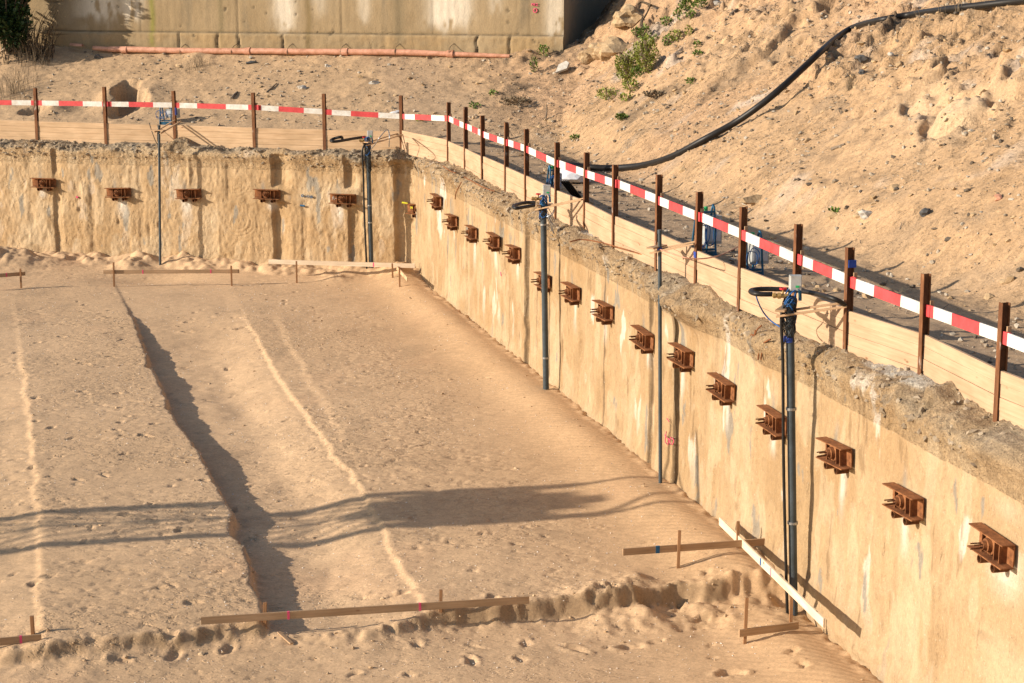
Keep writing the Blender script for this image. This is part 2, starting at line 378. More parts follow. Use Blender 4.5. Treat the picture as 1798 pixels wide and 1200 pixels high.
trail(210, 500, 205, 600, 16, .75, .15); trail(60, 505, 200, 560, 14, .8); trail(120, 560, 250, 760, 30, .85, .7); trail(60, 720, 330, 900, 40, .9, .9); trail(60, 780, 110, 860, 14, .8, .3)
trail(430, 510, 560, 560, 24, .8, .4); trail(560, 640, 700, 860, 26, .7, .9); trail(400, 690, 560, 900, 22, .7, .7); trail(100, 930, 420, 1080, 40, .85, .9)
trail(740, 900, 1000, 1020, 22, .7, .8); trail(0, 600, 30, 640, 5, .8, .2); trail(300, 540, 420, 560, 10, .7, .3); trail(700, 560, 850, 700, 14, .5, .7); trail(0, 1090, 60, 1000, 10, .8, .3)
trail(1020, 1060, 1330, 1090, 12, 1.0, .3); trail(1150, 950, 1280, 1010, 8, .8, .3); trail(0, 1160, 500, 1190, 12, .7, .5)
st = np.array([q for i, q in enumerate(st) if i < 34 or i % 5 < 4]); st[34:, 2] *= .92
def floor_z(X, Y, fine=True):
    X = np.asarray(X, float); Y = np.asarray(Y, float)
    wob = .10*fbm(X*.9, Y*.9, None, 2, 31)+.05*fbm(X*5, Y*5, None, 3, 32)
    far = 1-sm(48, 51.5, Y)
    wob = wob+.05*fbm(X*1.7, Y*1.7, None, 2, 33)
    eL = X-xat(L0, Y)+wob; e2 = X-xat(E2, Y)+wob*.8
    low = ((1-sm(-.06, .05, eL))*.03+(1-sm(-.7, .05, eL))*.06)*(1-sm(37, 44, Y))
    TRD = .24+.05*fbm(X*1.3, Y*1.3, None, 3, 34)
    tr = sm(-.07, .03, X-xat(E1, Y)+wob)*((1-sm(-.06, .04, e2))*.20+(1-sm(-1.3, .0, e2))*.80)*TRD*(1-sm(40.5, 49, Y))*sm(22, 24.6, Y)
    e3 = sm(-.2, 0, X-xat(E3, Y)+wob)*.05*(1-sm(44, 47, Y))*sm(30, 36, Y)
    h = ZB - low - tr + e3*.5
    F_ = fy(X); lum = .16*fbm(X*.8, Y*.2, None, 2, 41)+.025*fbm(X*9, Y*9, None, 3, 42)+.045*fbm(X*2.2, Y*2.2, None, 3, 46)
    fr = sm(-.13, .09, F_-Y+lum); fac = np.exp(-((F_-Y+lum)/.22)**2)                         # 1 in front of the ledge
    gap = sm(.0, .6, np.abs(X-(-2.6)))                   # trench end is lower already
    h = h*(1-fr) + fr*(ZLOW + .04*fbm(X*.7, Y*.7, None, 3, 43) + (.10+.09*(1-sm(.0, 1.5, X)))*np.exp(-np.clip(F_-Y, 0, 9)/.5))
    h = h + fac*((.04+.06*sm(.3, 1.6, X))*fbm(X*4.5, Y*4.5, None, 4, 48)+.035*fbm(X*12, Y*12, None, 2, 49))
    near = np.exp(-((Y-F_+.35)/.55)**2)                  # trodden, slumped sand below the ledge
    h = h + near*(.032*fbm(X*2.2, Y*2.2, None, 5, 44)*(1+2.2*sm(.3, 1.6, X)) + .03*fbm(X*7, Y*7, None, 3, 47)*sm(.3, 1.2, X)) - .04*np.exp(-((Y-F_-.3)/.6)**2)
    h = h + .025*fbm(X*.6, Y*.6, None, 3, 51)
    bed = np.clip(1 - tr/.20, .25, 1)*(1-fr*.75)
    patch = sm(-.25, .35, fbm(X*.35, Y*.35, None, 2, 53))*.75+.25
    calm = 1-.85*sm(3.4, .8, -((X-BR)*NR[0]+Y*NR[1])*-1)  # wind-smoothed strip beside the side wall
    sl, sr = behind(X, Y); dr = -sr-DR; dl = -sl-DL      # distances in front of the walls
    calm = 1-.8*(1-sm(1.0, 3.2, dr)); calm = calm*(1-.3*sm(44, 50, Y))
    h = h + calm*bed*patch*(.010*fbm(X*2.4, Y*2.0, None, 4, 52) + .012*fbm(X*1.6+Y*1.2, Y*5.5-X*1.5, None, 4, 54) - .016*sm(.34, .60, fbm(X*3.6+wob, Y*7, None, 3, 55)) - .018*sm(.40, .62, fbm(X*8, Y*13, None, 2, 50)))
    h = h + .006*np.sin((X*.45+Y)*2*math.pi/.16+3*fbm(X*.8, Y*.8, None, 2, 56))*(1-sm(.6, 2.6, dr))*.8
    # drift against the side wall, scoured right at its foot
    amp = .13+.09*fbm(Y*.35, Y*0+.5, None, 2, 57)
    h = h + amp*np.exp(-((dr-.55)/.62)**2)*sm(-.3, .15, dr) + .03*sm(.25, .0, dr)*(1+2*fbm(X*6, Y*6, None, 3, 64))
    rag = sm(-.1, .3, .75+.5*fbm(X*1.3, Y*1.3, None, 3, 58)-dl)
    h = h + rag*(.16+.18*fbm(X*2, Y*2, None, 4, 59))+(1-sm(.1, 2.6, dl))*.09
    heap = U(60, 462, -3.5); h = h + .55*np.exp(-((X-heap[0]+1.2)**2/3.2+(Y-heap[1]+.1)**2/.7))*(1+.35*fbm(X*2.5, Y*2.5, None, 3, 60))
    for a, b, am, ra in ((235, 468, .28, .5), (330, 464, .22, .35), (625, 483, .22, .45), (590, 490, .12, .4)):
        q = U(a, b, -3.55); h = h + am*np.exp(-((X-q[0])**2+(Y-q[1])**2)/ra**2)*(1+.5*fbm(X*4, Y*4, None, 3, 61))
    for a, b, am, ra in ((465, 1134, .10, .22), (1010, 1100, .0, .3), (1060, 1085, .22, .42), (1140, 1095, .16, .35), (1225, 1085, .14, .3), (1110, 1060, .15, .25), (1375, 1030, .16, .28)):
        q = U(a, b, ZLOW); h = h + am*np.exp(-((X-q[0])**2+(Y-q[1])**2)/ra**2)*.55*(1+.8*fbm(X*5, Y*5, None, 4, 62))
    q = U(265, 487, ZB); h = h-.16*np.exp(-((X-q[0])/1.3)**2-((Y-q[1])/.9)**2)
    q = U(1392, 1062, ZLOW); h = h-.12*np.exp(-((X-q[0])**2+(Y-q[1])**2)/.3**2)
    if fine and X.size > 1000:
        Xr, Yc = X[0, :], Y[:, 0]
        for x, y, s_ in st:
            L = .36*s_; j0, j1 = np.searchsorted(Xr, [x-.5, x+.5]); i0, i1 = np.searchsorted(Yc, [y-.5, y+.5])
            if j1 <= j0 or i1 <= i0: continue
            xx = X[i0:i1, j0:j1]-x; yy = Y[i0:i1, j0:j1]-y; an = (x*37.7+y*11.3) % 3.14
            wx = xx+.07*fbm(xx*7+x, yy*7+y, None, 2, 65); wy = yy+.07*fbm(xx*7+x+9, yy*7+y, None, 2, 66); u = (wx*math.cos(an)+wy*math.sin(an))/(.13*s_); v = (-wx*math.sin(an)+wy*math.cos(an))/(.060*s_)
            r2 = u*u+v*v; rim = np.exp(-((np.sqrt(r2)-1.45)/.42)**2)
            h[i0:i1, j0:j1] += s_*(-.048*np.exp(-r2*r2*.7) + .014*rim*(1+2.5*fbm(xx*14+x, yy*14+y, None, 2, 63)))
    return h
def fz(x, y): return float(floor_z(np.array([[x]]), np.array([[y]]), False)[0, 0])
gx = np.concatenate([np.arange(-80, -17, 1.5), np.arange(-17, 8.6, .04), [9.5, 11]])
gy = np.concatenate([np.arange(-40, 18, 1.5), np.arange(18.5, 20.5, .1), np.arange(20.5, 56.5, .04), [57, 58, 60, 64]])
X, Y = np.meshgrid(gx, gy); Z = floor_z(X, Y)
sl, sr = behind(X, Y)
v1 = fbm(X*.25, Y*.25, None, 4, 71); v2 = fbm(X*1.7, Y*1.2, None, 4, 72); v3 = fbm(X*9, Y*9, None, 2, 73)
C = mix((.455, .312, .18), (.54, .382, .23), .5+.5*v1); C = mix(C, (.36, .255, .155), sm(.1, .7, v2)*.5); C = C*(1+.10*v3)[..., None]
C = mix(C, (.47, .305, .155), sm(3.4, .2, -sr-DR)*.35)
C = mix(C, (.50, .32, .185), sm(.35, .8, fbm(X*.5+3, Y*.5, None, 3, 74))*.35)
dr = -sr-DR
TRM = sm(-.07, .03, X-xat(E1, Y))*(1-sm(-.4, .1, X-xat(E2, Y)))*sm(25, 30, Y)
RGH = .8*(1-.85*TRM*sm(33, 40, Y)-.35*TRM)*(1-.9*(1-sm(1.0, 3.4, dr)))*(.35+.65*sm(-.35, .25, fbm(X*.45, Y*.4, None, 3, 75)))*(1-.65*sm(.1, -.1, X-xat(L0, Y)))*(1-.6*sm(44, 49, Y))*(1-.55*sm(-.1, .1, fy(X)-Y))
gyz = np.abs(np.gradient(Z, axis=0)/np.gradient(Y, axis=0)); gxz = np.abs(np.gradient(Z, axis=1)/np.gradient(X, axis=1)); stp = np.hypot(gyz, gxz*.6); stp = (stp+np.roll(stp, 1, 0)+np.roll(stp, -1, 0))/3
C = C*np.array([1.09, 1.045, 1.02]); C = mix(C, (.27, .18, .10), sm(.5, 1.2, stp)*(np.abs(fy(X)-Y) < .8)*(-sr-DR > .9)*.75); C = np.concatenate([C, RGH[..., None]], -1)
keep = ((np.maximum(sl, sr)[:-1, :-1] < .25))
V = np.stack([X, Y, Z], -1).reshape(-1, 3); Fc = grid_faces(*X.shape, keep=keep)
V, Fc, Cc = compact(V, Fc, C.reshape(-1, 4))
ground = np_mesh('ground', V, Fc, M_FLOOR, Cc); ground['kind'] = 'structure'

# ------------------------------------------------------------ sand slopes behind the fence
SW = 7.55                                               # concrete wall stands this far behind the back fence
def bank(px, py):                                       # sight line against the plain bank behind the back fence
    d = sight(px, py)
    for t_ in np.linspace(48, 72, 400):
        p = EYE+d*t_; sl = -(p[0]*NL[0]+(p[1]-BL)*NL[1])
        if p[2] <= max(0, (sl-.9)/(SW-.9))*2.42: return p
    return p
def slope_at(px, py):                                   # the same for the plain right-hand slope
    d = sight(px, py)
    for t_ in np.linspace(18, 72, 900):
        p = EYE+d*t_; sr = -((p[0]-BR)*NR[0]+p[1]*NR[1])
        if p[2] <= max(0, sr-2.9)*.6: return p
    return p
OC = slope_at(1690, 215); OC2 = slope_at(1620, 190)
def OUT(X, Y): return np.clip(np.exp(-((X-OC[0])/.75)**2-((Y-OC[1])/1.0)**2)+.6*np.exp(-((X-OC2[0])/.5)**2-((Y-OC2[1])/.7)**2), 0, 1)
def terr_z(X, Y, fine=True):
    X = np.asarray(X, float); Y = np.asarray(Y, float); sl, sr = behind(X, Y)
    zl = 2.42*sm(-2.2, 10.0, np.clip(sl, .6, SW+.2)-.0)*0 + np.clip((sl-.9)/(SW-.9), 0, 1.03)**1.08*2.42
    toe = 2.9+.5*fbm(X*.15, Y*.15, None, 2, 81)
    q = np.clip(sr-toe, 0, None); zr = q*.60*sm(0, 1.6, q)*.999
    zr = np.where(q > 15, 9+(q-15)*.12, zr); zr = np.where(sr < 0, 0, zr)
    k = .35; a = np.exp(np.minimum(zl, 12)/k); b = np.exp(np.minimum(zr, 12)/k)
    z = np.where(np.maximum(zl, zr) > 11, np.maximum(zl, zr), k*np.log((a+b)/1.0)-k*math.log(2)*np.exp(-np.abs(zl-zr)/k)*0 - k*np.log(1+np.exp(-np.abs(zl-zr)/k))*.7)
    z = z - .02
    z = z + 1.75*np.exp(-((X-5.2)**2/5.5+(Y-60.3)**2/6.0)) + .9*np.exp(-((X-9)**2/9+(Y-62)**2/9))
    up = sm(.2, 2.2, z); m = sm(.1, .9, np.maximum(sl, sr))
    z = z + m*(.05*fbm(X*1.4, Y*1.4, None, 4, 82) + .045*fbm(X*4.5, Y*4.5, None, 4, 83)*(.3+.7*sm(1, 4, sr)) + .03*sm(.25, .6, fbm(X*2.2-Y*.8, Y*3.4, None, 3, 89)))
    rg = sm(1.2, 3.2, z)*sm(2.5, 5.5, sr)
    z = z + rg*(.22*fbm(X*.8, Y*.8, None, 4, 84)*1.0 + .12*(ridged(X*1.1, Y*1.6, None, 4, 85)-.55)) + up*.05*(ridged(X*2.2+Y, Y*2.5, None, 3, 86)-.5)
    led = fbm(X*.5, Y*.7, None, 3, 87)                   # little scarps where damp sand has broken away
    z = z + rg*.28*(sm(.18, .26, led)-.5*sm(.45, .50, led))
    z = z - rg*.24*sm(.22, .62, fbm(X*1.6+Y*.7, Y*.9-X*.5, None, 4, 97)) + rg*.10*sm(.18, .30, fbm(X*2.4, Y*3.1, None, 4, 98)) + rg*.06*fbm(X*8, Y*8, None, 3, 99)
    qo = OUT(X, Y); z = z + qo*.35 - .25*sm(.25, .45, qo*(.6+.8*vn(X*3, Y*3, None, 79)))*(1-sm(.5, .75, qo))
    for a_, b_, am, rx, ry in ((219, 160, -.75, .42, .8), (225, 182, -.45, .62, .8), (262, 165, .18, .5, .9), (190, 170, .20, .35, .8), (60, 190, -.3, .5, .4), (95, 190, .16, .4, .5), (150, 180, -.12, .5, .5), (30, 110, .5, 1.2, 1.0), (345, 95, .12, .4, .6)):
        p = bank(a_, b_); e = ((X-p[0])/rx)**2+((Y-p[1])/ry)**2
        z = z + am*(1-sm(.75, 1.25, e+1.0*fbm(X*1.6, Y*1.6, None, 4, 88)) if am < -.2 else np.exp(-e))
    return z
def tz(x, y): return float(terr_z(np.array([x]), np.array([y]))[0])
def Rt(px, py, near=18, far=80):                        # where a sight line meets the slope
    d = sight(px, py); ts = np.linspace(near, far, 900); P = EYE[None]+d[None]*ts[:, None]
    sl, sr = behind(P[:, 0], P[:, 1]); h = terr_z(P[:, 0], P[:, 1]); ok = (np.maximum(sl, sr) > -.3) & (P[:, 2] <= h)
    i = int(np.argmax(ok)) if ok.any() else 899
    return P[i]
gx = np.concatenate([np.arange(-300, -24, 8.), np.arange(-24, -21, .5), np.arange(-21, 17, .06), np.arange(17, 30, .5), np.arange(30, 300, 8.)])
gy = np.concatenate([np.arange(-60, 14, 2.), np.arange(14, 64, .06), np.arange(64, 80, .3), np.arange(80, 400, 10.)])
X, Y = np.meshgrid(gx, gy); sl, sr = behind(X, Y); Z = terr_z(X, Y)
qo = OUT(X, Y); RG = np.clip(.35+.65*sm(1.5, 4.5, sr)-.7*qo, .08, 1)*(.55+.6*sm(-.3, .3, fbm(X*.5, Y*.5, None, 3, 78)))
keep = np.maximum(sl, sr)[:-1, :-1] > .36
v1 = fbm(X*.2, Y*.2, None, 4, 91); v2 = fbm(X*1.3, Y*1.3, None, 4, 92); v3 = fbm(X*7, Y*7, None, 3, 93)
C = mix((.37, .245, .13), (.46, .315, .175), .5+.5*v1); C = mix(C, (.26, .195, .125), sm(.05, .7, v2)*.6); C = mix(C, (.24, .175, .11), sm(.2, .7, fbm(X*3.1, Y*3.1, None, 4, 96))*.4)
C = mix(C, (.46, .30, .175), sm(.0, .6, fbm(X*.18+9, Y*.18, None, 3, 94))*.5*sm(0, 3, sr))
C = mix(C, (.45, .40, .33), sm(.25, .7, fbm(X*.9, Y*.9+5, None, 4, 95))*.6*sm(2, 6, sr)); C = C*(1+.15*v3)[..., None]
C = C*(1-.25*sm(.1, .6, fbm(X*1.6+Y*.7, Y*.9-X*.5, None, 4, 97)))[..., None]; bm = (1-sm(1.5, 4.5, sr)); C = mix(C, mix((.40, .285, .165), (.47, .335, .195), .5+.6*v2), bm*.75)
qo = OUT(X, Y); C = mix(C, (.52, .385, .235), qo*.9)
C = mix(C, (.30, .22, .145), (1-sm(1.2, 3.2, np.where(sr > 0, sr, 9)))*.4)
for a_, b_, rr_ in ((1000, 62, 1.0), (975, 92, .8), (950, 120, .8), (925, 148, .8), (905, 178, .7), (1035, 40, 1.0), (1060, 22, .9), (1135, 30, 1.1), (1165, 8, 1.2), (1075, 60, .9), (1120, 90, .7), (1150, 172, .8), (1560, 55, .6), (1600, 60, .6)):
    q = slope_at(a_, b_) if a_ > 1040 else bank(a_, b_); m_ = np.exp(-((X-q[0])**2+((Y-q[1])*.7)**2)/rr_**2)*sm(-.25, .35, fbm(X*2.2, Y*2.2, None, 4, 79)); C = mix(C, (.13, .095, .06), m_*.75)
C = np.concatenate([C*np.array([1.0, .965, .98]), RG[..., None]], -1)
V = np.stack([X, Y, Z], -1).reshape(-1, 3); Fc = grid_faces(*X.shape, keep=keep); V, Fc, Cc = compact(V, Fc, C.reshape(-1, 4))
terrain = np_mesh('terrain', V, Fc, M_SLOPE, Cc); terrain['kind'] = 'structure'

# ------------------------------------------------------------ pile wall round the pit
anch_L = [(78, 321), (209, 338), (332, 340), (470, 341), (603, 349)]
anch_R = [(770, 352), (797, 387), (832, 408), (871, 422), (906, 443), (958, 492), (1008, 512), (1065, 545), (1135, 593), (1203, 624), (1274, 680), (1364, 738), (1474, 795), (1596, 880), (1752, 958)]
def sz(p, side):
    return (float((p-CRN)@(TL if side == 'L' else TR)), float(p[2]))
ANCH = [('L', WP(a, b, 'L')) for a, b in anch_L]+[('R', WP(a, b, 'R')) for a, b in anch_R]
ss = np.concatenate([np.arange(-40, -16, .5), np.arange(-16, -.0001, .035), np.arange(0, 33, .03), np.arange(33, 60, .5)])
crest = [(.95, .0), (.45, .0), (.30, -.02), (.16, -.06), (.06, -.12), (-.02, -.20), (-.05, -.28), (-.03, -.38), (.0, -.46)]
cr = []
for (o0, z0), (o1, z1) in zip(crest[:-1], crest[1:]):
    n = max(2, int(math.hypot(o1-o0, z1-z0)/.026)); cr += [(o0+(o1-o0)*i/n, z0+(z1-z0)*i/n) for i in range(n)]
NCR = len(cr); prof = np.array(cr+[(0, z) for z in np.arange(-.46, -4.8, -.032)])
O, Sg = np.meshgrid(prof[:, 0], ss, indexing='ij'); Z0 = np.meshgrid(prof[:, 1], ss, indexing='ij')[0]
t = sm(-.25, .25, ss); bn = (-NL)[None]*(1-t[:, None])+(-NR)[None]*t[:, None]; bn /= np.linalg.norm(bn, axis=1)[:, None]
base = np.where(ss[:, None] < 0, CRN[None]+TL[None]*ss[:, None], CRN[None]+TR[None]*ss[:, None])
P0 = base[None]+bn[None]*O[..., None]; P0[..., 2] = Z0
x, y, z = P0[..., 0], P0[..., 1], P0[..., 2]
isl = (Sg < 0)*1.0
edge = .20+.22*fbm(Sg*.7, Sg*0+3, None, 4, 101)-.04*isl+.02*sm(17, 24, Sg)                     # where broken concrete gives way to smooth mortar
cm = sm(-.10, .16, Z0+edge+.16*fbm(x*3, y*3, z*3, 4, 102))                       # 1 in the crest
back = sm(.62, .30, O)                                                       # keep it low beneath the boards
lump = fbm(x*2.0, y*2.0, z*2.0, 3, 103); rg = ridged(x*3.2, y*3.2, z*3.2, 4, 104)-.55; fn = fbm(x*11, y*11, z*11, 3, 105); blk = fbm(x*1.05, y*1.05, z*.8, 2, 109)
BU = 0
for s_, z_, ra, rz_, am in ((SR(1205), -.32, .95, .30, .30), (SR(1165), -.30, .35, .25, .18), (SR(1010), -.20, .6, .25, .14), (SR(880), -.25, .8, .25, .12), (-.45, -.12, .28, .16, .22), (SL(630), -.25, .5, .25, .12), (SL(300), -.12, .35, .14, .15), (SR(1340), -.35, .5, .3, .12), (SR(1700), -.30, .9, .2, .08)):
    BU = BU+am*np.exp(-((Sg-s_)/ra)**2-((Z0-z_)/rz_)**2)
MD = .20*np.exp(-((Sg-SL(316))/.30)**2)+.16*np.exp(-((Sg-SR(1612))/.25)**2)+.12*np.exp(-((Sg-SR(1225))/.35)**2)+.12*np.exp(-((Sg-SR(925))/.3)**2)
cm = np.clip(cm+BU*2.2*sm(-.95, -.6, Z0), 0, 1)
disp = BU*(1+.5*lump)+cm*(.10*lump+(.18+.06*isl)*rg+.08*fn+.12*np.clip(blk, -.5, 1))*np.clip(back, .12, 1)
# face relief
disp = disp+(1-cm)*(.045*fbm(x*.9, y*.9, z*.35, 3, 106)*(1-.75*isl)+isl*(.03*fbm(x*.9, y*.9, z*.9, 3, 116)+.016*fbm(x*3.5, y*3.5, z*3.5, 4, 117))+.018*fbm(x*5, y*5, z*1.8, 4, 107)*(1-.85*isl)+.008*fbm(x*16, y*16, z*7, 2, 108)*(1+1.3*isl))
face = (1-cm)
def notch(s0, dep, w=.9, z1=9, z0=-9):          # ledge: face stands proud up to s0, then steps back and returns slowly
    wv = .03*fbm(z*1.5, z*0+s0, None, 3, 110); e = Sg-s0-wv
    return -dep*sm(-.02, .03, e)*(1-sm(w*.25, w, e))*sm(z0-.05, z0+.05, Z0)*(1-sm(z1-.05, z1+.05, Z0))
for px, dep, w, z1, z0 in ((97, .075, .35, 9, -9), (480, .16, .7, -.2, -1.15), (480, .12, .6, -1.6, -9), (607, .13, .5, -.1, -1.1), (612, .10, .6, -1.6, -9), (694, .15, .8, -.3, -9), (160, .03, .3, -1.2, -9), (400, .025, .3, -.5, -1.6), (245, .02, .3, 9, -9), (530, .025, .3, -1.5, -9)):
    disp = disp+face*notch(SL(px), dep, w, z1, z0)*isl
for px, dep, w in ((922, .10, .5), (880, .04, .5), (1140, .07, .35), (1183, .08, .4), (820, .05, .5), (1015, .03, .5), (1255, .035, .5), (1330, .03, .4), (1560, .03, .5), (1420, .03, .6), (1665, .03, .6), (1500, .02, .5)):
    disp = disp+face*notch(SR(px), dep, w)*(1-isl)
for sc in np.arange(-15.2, 0, 1.08):             # fan-shaped trowel sweeps on the back wall
    for zc in (-.75, -1.9):
        c0 = sc+.15*math.sin(sc*7+zc); r = np.hypot(Sg-c0, (Z0-zc)*1.15+.25); ph = fbm(Sg*2, Z0*2, None, 2, 111)
        an_ = np.arctan2(Z0-zc, Sg-c0); disp = disp+isl*face*.010*np.sin(r*2*math.pi/(.10+.03*math.sin(sc*3))+5*ph)*sm(.2, .4, r)*(1-sm(.5, .95, r))*sm(.1, -.3, Z0-zc)*sm(-.2, .5, np.sin(an_*1.5+sc*2.3+zc*5))*(.3+.7*abs(math.sin(sc*5.1+zc)))
        disp = disp+isl*face*.020*np.exp(-((Sg-c0-.5)/.05)**2)*sm(.0, .5, fbm(Z0*2, Sg, None, 2, 113))
for k_ in range(70):                             # dents and spalls
    s0 = rng.uniform(-15, 31); z0 = rng.uniform(-3.4, -.7); rr = rng.uniform(.03, .13); el = rng.uniform(1.0, 3.5)
    disp = disp-face*rng.uniform(.02, .05)*np.exp(-(((Sg-s0)/rr)**2+((Z0-z0)/(rr*el))**2)**1.5)
for i_, (side, p) in enumerate(ANCH):                             # washed sand and mortar below each anchor, seat flat behind it
    s0, z0 = sz(p, side); e = np.exp(-(((Sg-s0)/.5)**4+((Z0-z0)/.28)**4)); disp = disp*(1-e*.9)
disp = disp+face*.10*sm(.55, .0, Z0+3.72)*(.35+fbm(x*3, y*3, z*3, 4, 151))
d2 = -disp                                        # displacement towards the pit = -disp along the back normal
P = P0 - bn[None]*(disp[..., None])*1.0
P[..., 2] += MD*sm(.05, .2, O)*sm(.75, .55, O)
P[..., 2] += cm*back*(.05*lump+.08*rg+.03*fn) - .06*cm*back + .02*cm*(1-back) + .05*cm*np.clip(blk, 0, 1)*back
# colours: stains, runs and soil that belong to the surface
n1 = fbm(Sg*.5, Z0*.22, None, 4, 121); n2 = fbm(Sg*2.4, Z0*.95, None, 5, 122); n3 = fbm(Sg*1.3, Z0*1.1, None, 4, 123); n4 = fbm(Sg*9, Z0*2.2, None, 3, 124)
C = mix((.31, .205, .105), (.385, .275, .16), .5+.75*n1)
wx_ = .5*fbm(Sg*1.1, Z0*.9, None, 3, 142); C = mix(C, (.26, .155, .066), sm(-.05, .6, n3)*.4); C = mix(C, (.24, .15, .07), sm(.18, .26, fbm(Sg*1.5+wx_, Z0*.8+wx_, None, 5, 143))*.28)
C = mix(C, (.44, .345, .225), sm(.20, .34, n2)*.4)
C = mix(C, (.43, .33, .21), sm(.1, .5, fbm(Sg*.9+7, Z0*.7, None, 4, 141))*.6)
wf = fbm(Sg*2.1+4+wx_*.5, Z0*.7+2, None, 5, 125); C = mix(C, (.58, .53, .46), sm(.38, .46, wf)*.6*sm(-3.8, -2.2, Z0)*(1-.65*isl))
gs = fbm(Sg*3.4+1, Z0*1.0, None, 5, 126); C = mix(C, (.19, .18, .155), sm(.44, .50, gs)*.75)
C = mix(C, (.14, .085, .04), sm(.44, .60, fbm(Sg*6, Z0*1.2+7, None, 4, 127))*.5)
C = mix(C, (.36, .255, .15), sm(.45, .0, Z0+3.65-.2*n2)*.6)
for i_, (side, p) in enumerate(ANCH):
    s0, z0 = sz(p, side); w = .11+.10*fbm(Z0*3+i_, Sg*3, None, 3, 128); q = np.exp(-((Sg-s0-(.12 if i_ % 2 else -.1))/w)**2)*sm(0, -.15, Z0-z0)*sm(-.55-.6*(i_*37 % 10)/10, -.3, Z0-z0)
    C = mix(C, (.50, .46, .39), np.clip(q*1.2, 0, 1)*.8)
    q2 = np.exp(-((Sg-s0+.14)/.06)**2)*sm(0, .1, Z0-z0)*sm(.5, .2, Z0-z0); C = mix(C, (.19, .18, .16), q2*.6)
for px, side in ((963, 'R'), (1140, 'R'), (1183, 'R'), (922, 'R'), (1060, 'R')):   # earth-filled joints
    s0 = SR(px); C = mix(C, (.07, .045, .025), np.exp(-((Sg-s0-.03*fbm(Z0*2, Z0*0, None, 3, 129))/.035)**2)*sm(-.3, -.8, Z0)*.85)
cc = mix((.26, .195, .125), (.38, .305, .215), .5+.8*fbm(x*4, y*4, z*4, 4, 131)); gp = sm(-.50, .0, fbm(x*.7, y*.7, z*.9, 4, 133)-.35*isl+.25*(1-isl)-.55*sm(20, 26, Sg)-.25*sm(.15, -.3, Z0+.25)*0); cc = mix(cc, mix((.29, .19, .10), (.40, .29, .175), .5+.8*fbm(x*2.5, y*2.5, z*2.5, 4, 135)), gp*.92); cc = mix(cc, (.13, .10, .07), sm(.05, .6, fbm(x*6, y*6, z*6, 3, 132))*(.45+.3*isl))
for pa, pb in ((1470, 1570), (1000, 1040)):
    cc = mix(cc, (.44, .40, .34), sm(SR(pa), SR(pa)+.4, Sg)*sm(SR(pb)+.3, SR(pb), Sg)*sm(.22, .30, O)*sm(.0, .25, fbm(x*3, y*3, z*3, 3, 134)+.25))
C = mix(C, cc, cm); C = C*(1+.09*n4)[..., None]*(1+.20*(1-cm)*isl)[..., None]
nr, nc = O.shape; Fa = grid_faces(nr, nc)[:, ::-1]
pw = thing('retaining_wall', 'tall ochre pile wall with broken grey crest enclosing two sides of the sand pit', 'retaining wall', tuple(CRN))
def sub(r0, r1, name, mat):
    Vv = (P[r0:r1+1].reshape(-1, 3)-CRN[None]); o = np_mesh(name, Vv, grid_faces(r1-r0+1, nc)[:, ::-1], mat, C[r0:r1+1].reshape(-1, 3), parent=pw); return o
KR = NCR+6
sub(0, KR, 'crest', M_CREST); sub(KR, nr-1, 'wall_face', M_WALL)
PW = P
def mark(name, pts_px, side, w, mat, parent=pw):
    mb = MB(); n = NL if side == 'L' else NR
    for st_ in pts_px: mb.tube([WP(a, b, side, .035) for a, b in st_], w, 5, sub=3)
    return mb.build(name, mat, parent)
mark('pink_graffiti', [[(1171, 735), (1175, 741)], [(1167, 764), (1172, 770), (1176, 772)], [(1170, 758), (1168, 775), (1172, 780)], [(1174, 770), (1173, 782)], [(1178, 768), (1176, 776), (1180, 781), (1183, 774), (1179, 768)]], 'R', .008, M_PINK)
mark('pink_spot', [[(879, 478), (880, 485)]], 'R', .012, M_PINK); mark('pink_spot', [[(134, 346), (137, 347)]], 'L', .03, M_PINK); mark('pink_spot', [[(961, 612), (962, 625)]], 'R', .01, M_PINK)
mark('yellow_spot', [[(706, 356), (712, 357), (716, 358)]], 'L', .03, M_YEL)
mark('blue_spot', [[(527, 361), (535, 362)]], 'L', .028, M_BMARK)
mark('chalk_number', [[(531, 342), (529, 344), (531, 346), (533, 344), (531, 342)], [(536, 345), (536.5, 346)], [(539, 343), (540, 347)], [(542, 343), (543, 347)], [(547, 344), (545, 346), (547, 348), (549, 346), (547, 344)]], 'L', .012, M_BMARK)

# ------------------------------------------------------------ barrier fence
posts = [(-55, 150, 242), (66, 155, 245), (187, 153, 249), (309, 160, 252), (448, 163, 257), (571, 165, 260), (706, 168, 263), (788, 180, 282), (818, 188, 296), (849, 203, 313), (889, 215, 332), (925, 227, 350),
         (978, 250, 378), (1028, 268, 399), (1080, 290, 428), (1155, 307, 462), (1224, 337, 495), (1300, 364, 531), (1397, 394, 572), (1489, 435, 612), (1621, 481, 658), (1754, 532, 728), (1925, 600, 800), (2139, 648, 898), (2409, 742, 1021), (2759, 862, 1181)]
railp = [180, 181, 183, 185, 189, 197, 205, 208, 222, 236, 250, 262, 287, 305, 322, 352, 380, 412, 455, 495, 545, 592, 660, 732, 835, 969]
fence = thing('fence', 'site fence of rusty steel posts with spruce boards and a red and white striped rail', 'fence', tuple(U(788, 282)))
PB = [U(a, c_) for a, b, c_ in posts]
def zat(p, py):                                  # height above p seen at picture row py
    lo, hi = -5, 6
    for _ in range(40):
        m_ = (lo+hi)/2; q = np.array([p[0], p[1], m_])-EYE
        zz = q[1]*math.cos(PITCH)-q[2]*math.sin(PITCH); yy = q[1]*math.sin(PITCH)+q[2]*math.cos(PITCH)
        if 600-F_PX*yy/zz > py: lo = m_
        else: hi = m_
    return lo
